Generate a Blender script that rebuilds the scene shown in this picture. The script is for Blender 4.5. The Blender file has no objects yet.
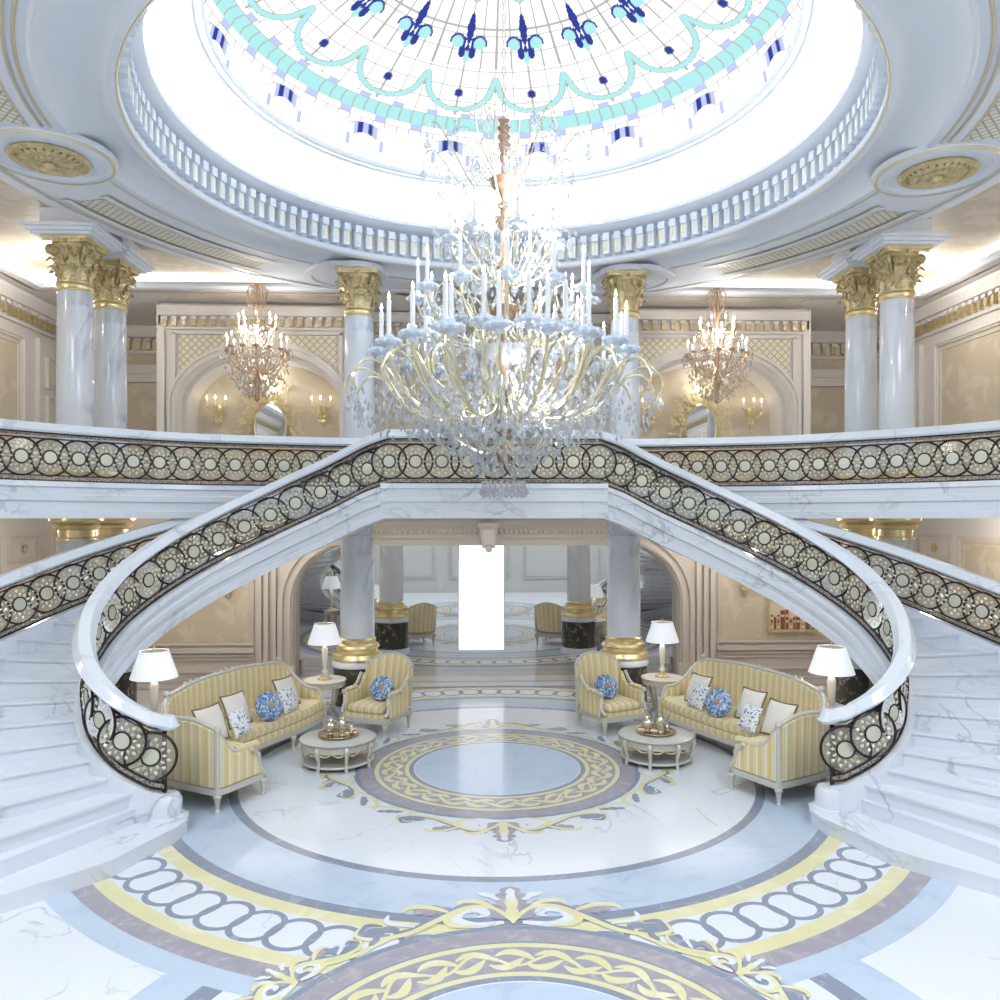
import bpy, math, random
from mathutils import Vector, Matrix
random.seed(7)
PI = math.pi
R_ = math.radians
SC = bpy.context.scene
COL = SC.collection

# ------------------------------------------------------------------ materials
def lin(c):
    return tuple(((v/255)/12.92 if v/255 <= .04045 else ((v/255+.055)/1.055)**2.4) for v in c)

def newmat(name):
    m = bpy.data.materials.new(name); m.use_nodes = True
    nt = m.node_tree
    b = nt.nodes['Principled BSDF']
    return m, nt, b

def simple(name, rgb, rough=.5, metal=0, bump=0, bscale=60, spec=None, var=.06, vscale=3):
    m, nt, b = newmat(name)
    c = lin(rgb)
    tc = nt.nodes.new('ShaderNodeTexCoord')
    n = nt.nodes.new('ShaderNodeTexNoise'); n.inputs['Scale'].default_value = vscale; n.inputs['Detail'].default_value = 4
    nt.links.new(tc.outputs['Object'], n.inputs['Vector'])
    mx = nt.nodes.new('ShaderNodeMix'); mx.data_type = 'RGBA'
    mx.inputs[6].default_value = (*[v*(1-var) for v in c], 1); mx.inputs[7].default_value = (*[min(1, v*(1+var)) for v in c], 1)
    nt.links.new(n.outputs['Fac'], mx.inputs[0]); nt.links.new(mx.outputs[2], b.inputs['Base Color'])
    b.inputs['Roughness'].default_value = rough; b.inputs['Metallic'].default_value = metal
    if spec is not None: b.inputs['Specular IOR Level'].default_value = spec
    if bump:
        n2 = nt.nodes.new('ShaderNodeTexNoise'); n2.inputs['Scale'].default_value = bscale; n2.inputs['Detail'].default_value = 3
        nt.links.new(tc.outputs['Object'], n2.inputs['Vector'])
        bp = nt.nodes.new('ShaderNodeBump'); bp.inputs['Strength'].default_value = bump; bp.inputs['Distance'].default_value = .02
        nt.links.new(n2.outputs['Fac'], bp.inputs['Height']); nt.links.new(bp.outputs['Normal'], b.inputs['Normal'])
    return m

def marble(name, base, vein, scale=.8, rough=.12, width=.06, amt=.8, cloud=.12, stretch=(1, 1, 1)):
    m, nt, b = newmat(name)
    tc = nt.nodes.new('ShaderNodeTexCoord')
    mp = nt.nodes.new('ShaderNodeMapping'); mp.inputs['Scale'].default_value = stretch
    nt.links.new(tc.outputs['Object'], mp.inputs['Vector'])
    n1 = nt.nodes.new('ShaderNodeTexNoise'); n1.inputs['Scale'].default_value = scale; n1.inputs['Detail'].default_value = 6; n1.inputs['Distortion'].default_value = 1.2
    nt.links.new(mp.outputs[0], n1.inputs['Vector'])
    # thin veins where the noise crosses one half
    s = nt.nodes.new('ShaderNodeMath'); s.operation = 'SUBTRACT'; s.inputs[1].default_value = .5; nt.links.new(n1.outputs['Fac'], s.inputs[0])
    a = nt.nodes.new('ShaderNodeMath'); a.operation = 'ABSOLUTE'; nt.links.new(s.outputs[0], a.inputs[0])
    mr = nt.nodes.new('ShaderNodeMapRange'); mr.inputs[1].default_value = 0; mr.inputs[2].default_value = width; mr.inputs[3].default_value = amt; mr.inputs[4].default_value = 0
    nt.links.new(a.outputs[0], mr.inputs[0])
    n2 = nt.nodes.new('ShaderNodeTexNoise'); n2.inputs['Scale'].default_value = scale*1.7; n2.inputs['Detail'].default_value = 3
    nt.links.new(mp.outputs[0], n2.inputs['Vector'])
    mu = nt.nodes.new('ShaderNodeMath'); mu.operation = 'MULTIPLY'; nt.links.new(mr.outputs[0], mu.inputs[0])
    r2 = nt.nodes.new('ShaderNodeMapRange'); r2.inputs[1].default_value = .42; r2.inputs[2].default_value = .62; nt.links.new(n2.outputs['Fac'], r2.inputs[0])
    nt.links.new(r2.outputs[0], mu.inputs[1])
    ad = nt.nodes.new('ShaderNodeMath'); ad.operation = 'MULTIPLY_ADD'; ad.inputs[1].default_value = cloud
    nt.links.new(n2.outputs['Fac'], ad.inputs[0]); nt.links.new(mu.outputs[0], ad.inputs[2])
    mx = nt.nodes.new('ShaderNodeMix'); mx.data_type = 'RGBA'
    mx.inputs[6].default_value = (*lin(base), 1); mx.inputs[7].default_value = (*lin(vein), 1)
    nt.links.new(ad.outputs[0], mx.inputs[0]); nt.links.new(mx.outputs[2], b.inputs['Base Color'])
    b.inputs['Roughness'].default_value = rough
    return m

def stripes(name, cols, freq, rough=.75):
    """woven stripes along the mesh's own 'u' coordinate (metres)"""
    m, nt, b = newmat(name)
    at = nt.nodes.new('ShaderNodeAttribute'); at.attribute_name = 'u'
    mu = nt.nodes.new('ShaderNodeMath'); mu.operation = 'MULTIPLY'; mu.inputs[1].default_value = freq
    nt.links.new(at.outputs['Fac'], mu.inputs[0])
    fr = nt.nodes.new('ShaderNodeMath'); fr.operation = 'FRACT'; nt.links.new(mu.outputs[0], fr.inputs[0])
    cr = nt.nodes.new('ShaderNodeValToRGB'); cr.color_ramp.interpolation = 'EASE'
    el = cr.color_ramp.elements
    el[0].position = 0; el[0].color = (*lin(cols[0]), 1)
    el[1].position = 1; el[1].color = (*lin(cols[0]), 1)
    for p, c in ((.36, cols[0]), (.44, cols[1]), (.56, cols[2]), (.66, cols[1]), (.86, cols[1]), (.94, cols[0])):
        e = el.new(p); e.color = (*lin(c), 1)
    nt.links.new(fr.outputs[0], cr.inputs[0]); nt.links.new(cr.outputs[0], b.inputs['Base Color'])
    b.inputs['Roughness'].default_value = rough
    b.inputs['Sheen Weight'].default_value = .2
    return m

def spotted(name, base, spot, scale, thr=.55, rough=.7, detail=1.0, soft=.04, third=None):
    m, nt, b = newmat(name)
    tc = nt.nodes.new('ShaderNodeTexCoord')
    n = nt.nodes.new('ShaderNodeTexNoise'); n.inputs['Scale'].default_value = scale; n.inputs['Detail'].default_value = detail; n.inputs['Distortion'].default_value = .6
    nt.links.new(tc.outputs['Object'], n.inputs['Vector'])
    mr = nt.nodes.new('ShaderNodeMapRange'); mr.inputs[1].default_value = thr; mr.inputs[2].default_value = thr+soft
    nt.links.new(n.outputs['Fac'], mr.inputs[0])
    mx = nt.nodes.new('ShaderNodeMix'); mx.data_type = 'RGBA'
    mx.inputs[6].default_value = (*lin(base), 1); mx.inputs[7].default_value = (*lin(spot), 1)
    nt.links.new(mr.outputs[0], mx.inputs[0])
    out = mx.outputs[2]
    if third:
        n3 = nt.nodes.new('ShaderNodeTexNoise'); n3.inputs['Scale'].default_value = scale*.8; n3.inputs['Detail'].default_value = 2
        mp = nt.nodes.new('ShaderNodeMapping'); mp.inputs['Location'].default_value = (5, 3, 1)
        nt.links.new(tc.outputs['Object'], mp.inputs['Vector']); nt.links.new(mp.outputs[0], n3.inputs['Vector'])
        m3 = nt.nodes.new('ShaderNodeMapRange'); m3.inputs[1].default_value = .55; m3.inputs[2].default_value = .6
        nt.links.new(n3.outputs['Fac'], m3.inputs[0])
        mx2 = nt.nodes.new('ShaderNodeMix'); mx2.data_type = 'RGBA'; mx2.inputs[7].default_value = (*lin(third), 1)
        nt.links.new(out, mx2.inputs[6]); nt.links.new(m3.outputs[0], mx2.inputs[0]); out = mx2.outputs[2]
    nt.links.new(out, b.inputs['Base Color']); b.inputs['Roughness'].default_value = rough
    return m

def emit(name, rgb, strength):
    m, nt, b = newmat(name)
    b.inputs['Base Color'].default_value = (*lin(rgb), 1)
    b.inputs['Emission Color'].default_value = (*lin(rgb), 1); b.inputs['Emission Strength'].default_value = strength
    return m

def lattice(name, base, line, cell, plane='xz'):
    """diagonal trellis of gilt lines on cream"""
    m, nt, b = newmat(name)
    tc = nt.nodes.new('ShaderNodeTexCoord'); sp = nt.nodes.new('ShaderNodeSeparateXYZ'); nt.links.new(tc.outputs['Object'], sp.inputs[0])
    A, B = sp.outputs['XYZ'.index(plane[0].upper())], sp.outputs['XYZ'.index(plane[1].upper())]
    vals = []
    for sgn in ('ADD', 'SUBTRACT'):
        q = nt.nodes.new('ShaderNodeMath'); q.operation = sgn; nt.links.new(A, q.inputs[0]); nt.links.new(B, q.inputs[1])
        w = nt.nodes.new('ShaderNodeMath'); w.operation = 'DIVIDE'; w.inputs[1].default_value = cell; nt.links.new(q.outputs[0], w.inputs[0])
        f = nt.nodes.new('ShaderNodeMath'); f.operation = 'PINGPONG'; f.inputs[1].default_value = .5; nt.links.new(w.outputs[0], f.inputs[0])
        vals.append(f)
    mn = nt.nodes.new('ShaderNodeMath'); mn.operation = 'MINIMUM'; nt.links.new(vals[0].outputs[0], mn.inputs[0]); nt.links.new(vals[1].outputs[0], mn.inputs[1])
    mr = nt.nodes.new('ShaderNodeMapRange'); mr.inputs[1].default_value = .09; mr.inputs[2].default_value = .14; mr.inputs[3].default_value = 1; mr.inputs[4].default_value = 0
    nt.links.new(mn.outputs[0], mr.inputs[0])
    mx = nt.nodes.new('ShaderNodeMix'); mx.data_type = 'RGBA'; mx.inputs[6].default_value = (*lin(base), 1); mx.inputs[7].default_value = (*lin(line), 1)
    nt.links.new(mr.outputs[0], mx.inputs[0]); nt.links.new(mx.outputs[2], b.inputs['Base Color']); b.inputs['Roughness'].default_value = .6
    return m

def glassy(name, tint, gloss=.25, body=.0, bodycol=(255, 255, 255), rough=.03):
    """clear glass / crystal: clear through, mirror-like at glancing angles"""
    m = bpy.data.materials.new(name); m.use_nodes = True; nt = m.node_tree; nt.nodes.clear()
    o = nt.nodes.new('ShaderNodeOutputMaterial')
    t = nt.nodes.new('ShaderNodeBsdfTransparent'); t.inputs[0].default_value = (*lin(tint), 1)
    g = nt.nodes.new('ShaderNodeBsdfGlossy'); g.inputs['Roughness'].default_value = rough; g.inputs[0].default_value = (1, 1, 1, 1)
    lw = nt.nodes.new('ShaderNodeLayerWeight'); lw.inputs[0].default_value = gloss
    mx = nt.nodes.new('ShaderNodeMixShader')
    nt.links.new(lw.outputs['Fresnel'], mx.inputs[0]); nt.links.new(t.outputs[0], mx.inputs[1]); nt.links.new(g.outputs[0], mx.inputs[2])
    out = mx.outputs[0]
    if body:
        d = nt.nodes.new('ShaderNodeBsdfTranslucent'); d.inputs[0].default_value = (*lin(bodycol), 1)
        d2 = nt.nodes.new('ShaderNodeBsdfDiffuse'); d2.inputs[0].default_value = (*lin(bodycol), 1)
        ma = nt.nodes.new('ShaderNodeMixShader'); ma.inputs[0].default_value = .5; nt.links.new(d.outputs[0], ma.inputs[1]); nt.links.new(d2.outputs[0], ma.inputs[2])
        m2 = nt.nodes.new('ShaderNodeMixShader'); m2.inputs[0].default_value = body; nt.links.new(out, m2.inputs[1]); nt.links.new(ma.outputs[0], m2.inputs[2]); out = m2.outputs[0]
    nt.links.new(out, o.inputs[0])
    return m

M = {}
M['marble'] = marble('white_marble', (226, 233, 244), (150, 158, 168), .7, .16, .02, .45, .12)
M['stairmarble'] = marble('stair_marble', (228, 234, 245), (140, 150, 165), .9, .2, .02, .5, .14, (1, .5, 1))
M['colmarble'] = marble('column_marble', (222, 227, 235), (140, 148, 162), .9, .1, .045, .55, .2, (1, 1, .6))
M['bluemarble'] = marble('pale_blue_marble', (194, 211, 232), (165, 182, 208), 1.6, .14, .05, .4, .25)
M['greymarble'] = marble('grey_marble', (132, 142, 162), (180, 190, 206), 2.2, .16, .02, .6, .2)
M['purplemarble'] = marble('mauve_marble', (154, 152, 166), (190, 184, 192), 3.5, .16, .06, .6, .4)
M['yellowmarble'] = marble('yellow_marble', (220, 216, 168), (238, 236, 210), 1.5, .16, .06, .5, .4)
M['darkmarble'] = marble('dark_green_marble', (42, 44, 42), (190, 180, 158), 2.6, .1, .03, .9, .15)
M['lightmarble'] = marble('floor_white_marble', (228, 234, 244), (160, 168, 182), .55, .13, .008, .6, .06)
M['warmmarble'] = marble('warm_marble', (214, 210, 210), (186, 176, 170), 1.2, .14, .03, .4, .2)
M['white'] = simple('white_plaster', (220, 227, 238), .55, var=.02)
M['cream'] = simple('cream_paint', (224, 219, 214), .5, var=.02)
M['creamlow'] = simple('warm_cream_paint', (214, 205, 194), .45, var=.02)
M['soffit'] = simple('soffit_plaster', (214, 208, 205), .6, var=.02)
M['paper'] = spotted('beige_wallpaper', (208, 195, 172), (218, 207, 187), 2.3, .52, .6, 6, .06)
M['ceilpaper'] = spotted('beige_ceiling_finish', (192, 182, 168), (204, 194, 182), 3, .5, .6, 6, .06)
M['greywall'] = simple('grey_wall', (186, 186, 184), .6, var=.02)
M['gold'] = simple('pale_gold', (232, 216, 168), .28, .8, bump=.15, bscale=30, var=.12, vscale=9)
M['goldline'] = simple('gilt_line', (214, 208, 184), .35, .5)
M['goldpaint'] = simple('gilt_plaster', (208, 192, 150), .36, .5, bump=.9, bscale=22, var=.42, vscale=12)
M['iron'] = simple('dark_bronze_iron', (46, 38, 38), .35, .5, var=.2)
M['bead'] = spotted('beaded_bronze', (104, 94, 88), (186, 178, 168), 60, .5, .35, 1)
M['rosette'] = simple('champagne_disc', (210, 210, 194), .35, .15, bump=.3, bscale=80)
M['leafgold'] = simple('champagne_leaf', (232, 228, 208), .3, .3, var=.25, vscale=40)
M['panelglass'] = glassy('ornament_glass', (247, 247, 244), .3, .14, (240, 236, 224), .1)
M['crystal'] = glassy('crystal', (236, 240, 245), .5, .24, (240, 244, 250), .02)
M['crystal_small'] = glassy('warm_crystal', (230, 228, 224), .4, .5, (244, 238, 230), .02)
M['candle'] = simple('candle_wax', (232, 236, 244), .4, var=.01)
M['cup'] = simple('candle_dish', (206, 218, 234), .2, .1, var=.03)
M['flame'] = emit('flame', (255, 236, 200), 14)
M['armgold'] = simple('champagne_arm', (228, 220, 190), .2, .7, var=.05)
M['copper'] = simple('copper_arm', (196, 160, 132), .3, .6, var=.1)
M['stem'] = simple('bronze_stem', (176, 148, 128), .25, .7, var=.1)
M['cove'] = emit('cove_light', (255, 245, 222), 2.3)
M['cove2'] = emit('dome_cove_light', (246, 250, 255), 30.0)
M['mirrorglow'] = emit('mirror_glow_panel', (250, 252, 255), .9)  # glow stands in for a bright reflection in the mirror
M['frame'] = simple('silvery_carved_wood', (202, 200, 192), .4, .1, bump=.12, bscale=50, var=.08, vscale=20)
M['stripe'] = stripes('striped_silk', ((222, 200, 142), (234, 226, 196), (206, 198, 168)), 8.0)
M['pillow'] = simple('white_silk', (232, 228, 222), .45, bump=.05)
M['braid'] = simple('brown_braid', (128, 112, 92), .8, bump=.5, bscale=120)
M['floral'] = spotted('blue_floral_cotton', (232, 234, 236), (92, 122, 176), 26, .56, .8, 2)
M['bluesilk'] = spotted('blue_silk', (104, 142, 190), (206, 216, 224), 24, .5, .4, 3, .06, (70, 100, 160))
M['button'] = simple('tan_button', (170, 148, 116), .6)
M['shade'] = None
M['silver'] = simple('silver', (214, 206, 194), .12, .95, var=.04)
M['traymetal'] = simple('gilt_tray', (196, 178, 146), .2, .9, var=.1)
M['tablestone'] = simple('pale_table_top', (226, 220, 210), .2, var=.05)
M['tablegrey'] = simple('grey_table_top', (196, 196, 192), .3, var=.06)
M['darkbehind'] = simple('sofa_underlining', (70, 58, 50), .9)
def mk_shade():
    m, nt, b = newmat('white_lamp_shade')
    b.inputs['Base Color'].default_value = (*lin((236, 238, 242)), 1); b.inputs['Roughness'].default_value = .8
    b.inputs['Emission Color'].default_value = (*lin((236, 240, 250)), 1); b.inputs['Emission Strength'].default_value = .35
    return m
M['shade'] = mk_shade()
def mk_mirror():
    m, nt, b = newmat('mirror_glass')
    b.inputs['Base Color'].default_value = (.74, .75, .76, 1); b.inputs['Metallic'].default_value = 1; b.inputs['Roughness'].default_value = .01
    return m
M['mirror'] = mk_mirror()
M['lattice'] = lattice('gilt_trellis', (228, 222, 210), (190, 176, 140), .16)
M['ceillattice'] = lattice('ceiling_trellis', (226, 226, 222), (176, 170, 142), .13, 'xy')

# ------------------------------------------------------------------ mesh builder
class MB:
    def __init__(s, org=(0, 0, 0), mx=1):
        s.v = []; s.f = []; s.m = []; s.u = []; s.org = org; s.mx = mx
    def vert(s, p, u=0.0):
        s.v.append((p[0]*s.mx-s.org[0], p[1]-s.org[1], p[2]-s.org[2])); s.u.append(u); return len(s.v)-1
    def face(s, idx, m=0):
        s.f.append(tuple(idx)); s.m.append(m)
    def quad(s, a, b, c, d, m=0):
        i = [s.vert(p) for p in (a, b, c, d)]; s.face(i, m)
    def poly(s, pts, m=0):
        s.face([s.vert(p) for p in pts], m)
    def box(s, x0, x1, y0, y1, z0, z1, m=0):
        i = [s.vert(p) for p in ((x0, y0, z0), (x1, y0, z0), (x1, y1, z0), (x0, y1, z0), (x0, y0, z1), (x1, y0, z1), (x1, y1, z1), (x0, y1, z1))]
        for q in ((0, 3, 2, 1), (4, 5, 6, 7), (0, 1, 5, 4), (1, 2, 6, 5), (2, 3, 7, 6), (3, 0, 4, 7)): s.face([i[k] for k in q], m)
    def obox(s, c, ang, sx, sy, sz, m=0):
        """box centred at c, turned by ang about Z"""
        ca, sa = math.cos(ang), math.sin(ang)
        P = []
        for dz in (-.5, .5):
            for dx, dy in ((-.5, -.5), (.5, -.5), (.5, .5), (-.5, .5)):
                x, y = dx*sx, dy*sy; P.append(s.vert((c[0]+x*ca-y*sa, c[1]+x*sa+y*ca, c[2]+dz*sz)))
        for q in ((0, 3, 2, 1), (4, 5, 6, 7), (0, 1, 5, 4), (1, 2, 6, 5), (2, 3, 7, 6), (3, 0, 4, 7)): s.face([P[k] for k in q], m)
    def prism(s, pts, z0, z1, m=0, mt=None):
        n = len(pts)
        a = [s.vert((p[0], p[1], z0)) for p in pts]; b = [s.vert((p[0], p[1], z1)) for p in pts]
        s.face(a[::-1], m); s.face(b, m if mt is None else mt)
        for i in range(n): s.face((a[i], a[(i+1) % n], b[(i+1) % n], b[i]), m)
    def lathe(s, prof, c=(0, 0, 0), seg=24, m=0, a0=0, a1=2*PI, mf=None):
        full = abs(a1-a0-2*PI) < 1e-6
        n = seg if full else seg+1
        rows = []
        for r, z in prof:
            if r < 1e-6: rows.append([s.vert((c[0], c[1], c[2]+z))]*n)
            else: rows.append([s.vert((c[0]+r*math.cos(a0+(a1-a0)*k/seg), c[1]+r*math.sin(a0+(a1-a0)*k/seg), c[2]+z), u=r*(a0+(a1-a0)*k/seg)) for k in range(n)])
        for j in range(len(rows)-1):
            A, B = rows[j], rows[j+1]
            for k in range(seg):
                k2 = (k+1) % n
                q = [A[k], A[k2], B[k2], B[k]]; q2 = []
                for x in q:
                    if x not in q2: q2.append(x)
                if len(q2) > 2: s.face(q2, m if mf is None else mf[j])
    def tube(s, pts, r, seg=8, m=0, closed=False, cap=True):
        pts = [Vector(p) for p in pts]; n = len(pts); rings = []
        up = Vector((0, 0, 1)); prev = None
        for i, p in enumerate(pts):
            if closed: t = pts[(i+1) % n]-pts[i-1]
            else: t = pts[min(i+1, n-1)]-pts[max(i-1, 0)]
            t.normalize()
            if prev is None:
                a = t.cross(up)
                if a.length < .05: a = t.cross(Vector((1, 0, 0)))
            else: a = prev-t*prev.dot(t)
            a.normalize(); prev = a; b = t.cross(a)
            rr = r[i] if isinstance(r, (list, tuple)) else r
            rings.append([s.vert(p+(a*math.cos(2*PI*k/seg)+b*math.sin(2*PI*k/seg))*rr, u=.01*k) for k in range(seg)])
        for i in range(n if closed else n-1):
            A, B = rings[i], rings[(i+1) % n]
            for k in range(seg): s.face((A[k], A[(k+1) % seg], B[(k+1) % seg], B[k]), m)
        if cap and not closed: s.face(rings[0][::-1], m); s.face(rings[-1], m)
    def sweep(s, path, prof, m=0, closed=False, caps=True, mf=None):
        """prof: closed outline of (side, up); side = to the left of the direction of travel, mitred in plan"""
        P = [Vector(p) for p in path]; n = len(P); rows = []; L = 0
        for i in range(n):
            if closed: d0 = P[i]-P[i-1]; d1 = P[(i+1) % n]-P[i]
            else: d0 = P[i]-P[max(i-1, 0)] if i else P[1]-P[0]; d1 = P[i+1]-P[i] if i < n-1 else d0
            d0 = Vector((d0.x, d0.y)).normalized() if Vector((d0.x, d0.y)).length > 1e-9 else Vector((d1.x, d1.y)).normalized(); d1 = Vector((d1.x, d1.y)).normalized()
            n0 = Vector((-d0.y, d0.x)); n1 = Vector((-d1.y, d1.x)); nn = (n0+n1)
            nn = nn/max(nn.length, 1e-6); k = 1/max(.3, nn.dot(n1))
            if i: L += (P[i]-P[i-1]).length
            rows.append([s.vert((P[i].x+nn.x*a*k, P[i].y+nn.y*a*k, P[i].z+b), u=L) for a, b in prof])
        q = len(prof)
        for i in range(n if closed else n-1):
            A, B = rows[i], rows[(i+1) % n]
            for k in range(q): s.face((A[k], B[k], B[(k+1) % q], A[(k+1) % q]), m if mf is None else mf[k])
        if caps and not closed: s.face(rows[0], m); s.face(rows[-1][::-1], m)
    def drop(s, c, r, h, m=0, seg=5, rot=0):
        t = s.vert((c[0], c[1], c[2]+h*.5)); b = s.vert((c[0], c[1], c[2]-h*.5))
        R = [s.vert((c[0]+r*math.cos(rot+2*PI*k/seg), c[1]+r*math.sin(rot+2*PI*k/seg), c[2]-h*.12)) for k in range(seg)]
        for k in range(seg): s.face((t, R[k], R[(k+1) % seg]), m); s.face((b, R[(k+1) % seg], R[k]), m)
    def ball(s, c, r, m=0, seg=8, rings=5, sq=(1, 1, 1)):
        rows = []
        for j in range(rings+1):
            a = PI*j/rings
            if j in (0, rings): rows.append([s.vert((c[0], c[1], c[2]+r*sq[2]*math.cos(a)))]*seg)
            else: rows.append([s.vert((c[0]+r*sq[0]*math.sin(a)*math.cos(2*PI*k/seg), c[1]+r*sq[1]*math.sin(a)*math.sin(2*PI*k/seg), c[2]+r*sq[2]*math.cos(a))) for k in range(seg)])
        for j in range(rings):
            for k in range(seg):
                q = []
                for x in (rows[j][k], rows[j+1][k], rows[j+1][(k+1) % seg], rows[j][(k+1) % seg]):
                    if x not in q: q.append(x)
                s.face(q, m)
    def build(s, name, mats, parent=None, smooth=35, flip=False, bevel=0):
        if not isinstance(mats, (list, tuple)): mats = [mats]
        me = bpy.data.meshes.new(name)
        f = s.f
        if (s.mx < 0) != flip: f = [q[::-1] for q in f]
        me.from_pydata(s.v, [], f)
        for m in mats: me.materials.append(m)
        me.polygons.foreach_set('material_index', s.m)
        at = me.attributes.new('u', 'FLOAT', 'POINT'); at.data.foreach_set('value', s.u)
        if smooth:
            me.shade_smooth(); me.set_sharp_from_angle(angle=R_(smooth))
        me.update()
        o = bpy.data.objects.new(name, me); COL.objects.link(o)
        if parent is not None: o.parent = parent
        if bevel:
            b = o.modifiers.new('bevel', 'BEVEL'); b.width = bevel; b.segments = 2; b.limit_method = 'ANGLE'
        return o

def thing(name, label, cat, loc=(0, 0, 0), rz=0, group=None):
    o = bpy.data.objects.new(name, None); COL.objects.link(o); o.empty_display_size = .1
    o.location = loc; o.rotation_euler = (0, 0, rz); o['label'] = label; o['category'] = cat
    if group: o['group'] = group
    return o
def tag(o, label, cat, group=None):
    o['label'] = label; o['category'] = cat
    if group: o['group'] = group
    return o
def struct(o, label=None):
    o['kind'] = 'structure'
    if label: o['label'] = label
    return o
def kids(o): return [c for c in bpy.data.objects if c.parent == o]
def dup(o, loc=None, rz=None, label=None, parent=None, group=None):
    ch = kids(o); c = o.copy(); COL.objects.link(c)
    if parent is not None: c.parent = parent
    if loc is not None: c.location = loc
    if rz is not None: c.rotation_euler = (0, 0, rz)
    if label: c['label'] = label
    if group: c['group'] = group
    for k in ch: dup(k, parent=c)
    return c

def smoothpath(pts, n=6, closed=False):
    """Catmull-Rom through the points"""
    P = [Vector(p) for p in pts]; out = []; N = len(P)
    g = (lambda i: P[i % N]) if closed else (lambda i: P[max(0, min(N-1, i))])
    for i in range(N if closed else N-1):
        a, b, c, d = g(i-1), g(i), g(i+1), g(i+2)
        for k in range(n):
            t = k/n
            out.append(.5*((2*b)+(c-a)*t+(2*a-5*b+4*c-d)*t*t+(3*b-a-3*c+d)*t**3))
    if not closed: out.append(P[-1].copy())
    return out
def resample(P, step=None, count=None):
    L = [0]
    for i in range(1, len(P)): L.append(L[-1]+(P[i]-P[i-1]).length)
    n = count if count else max(1, round(L[-1]/step))
    out = []; j = 0
    for k in range(n+1):
        t = L[-1]*k/n
        while j < len(L)-2 and L[j+1] < t: j += 1
        f = (t-L[j])/max(1e-9, L[j+1]-L[j]); out.append(P[j].lerp(P[j+1], f))
    return out

# ------------------------------------------------------------------ measures of the place
C1 = (0.0, 10.94); C2 = (0.0, 4.72)      # floor medallions
RC = (0.03, 9.9)                          # rotunda centre
WX, WY, FY = 9.3, 17.3, -2.0              # side walls, back wall, front wall
ZS, ZF = 3.40, 3.92                       # underside and top of the gallery floor
ZC = 7.82                                 # ring soffit

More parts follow.
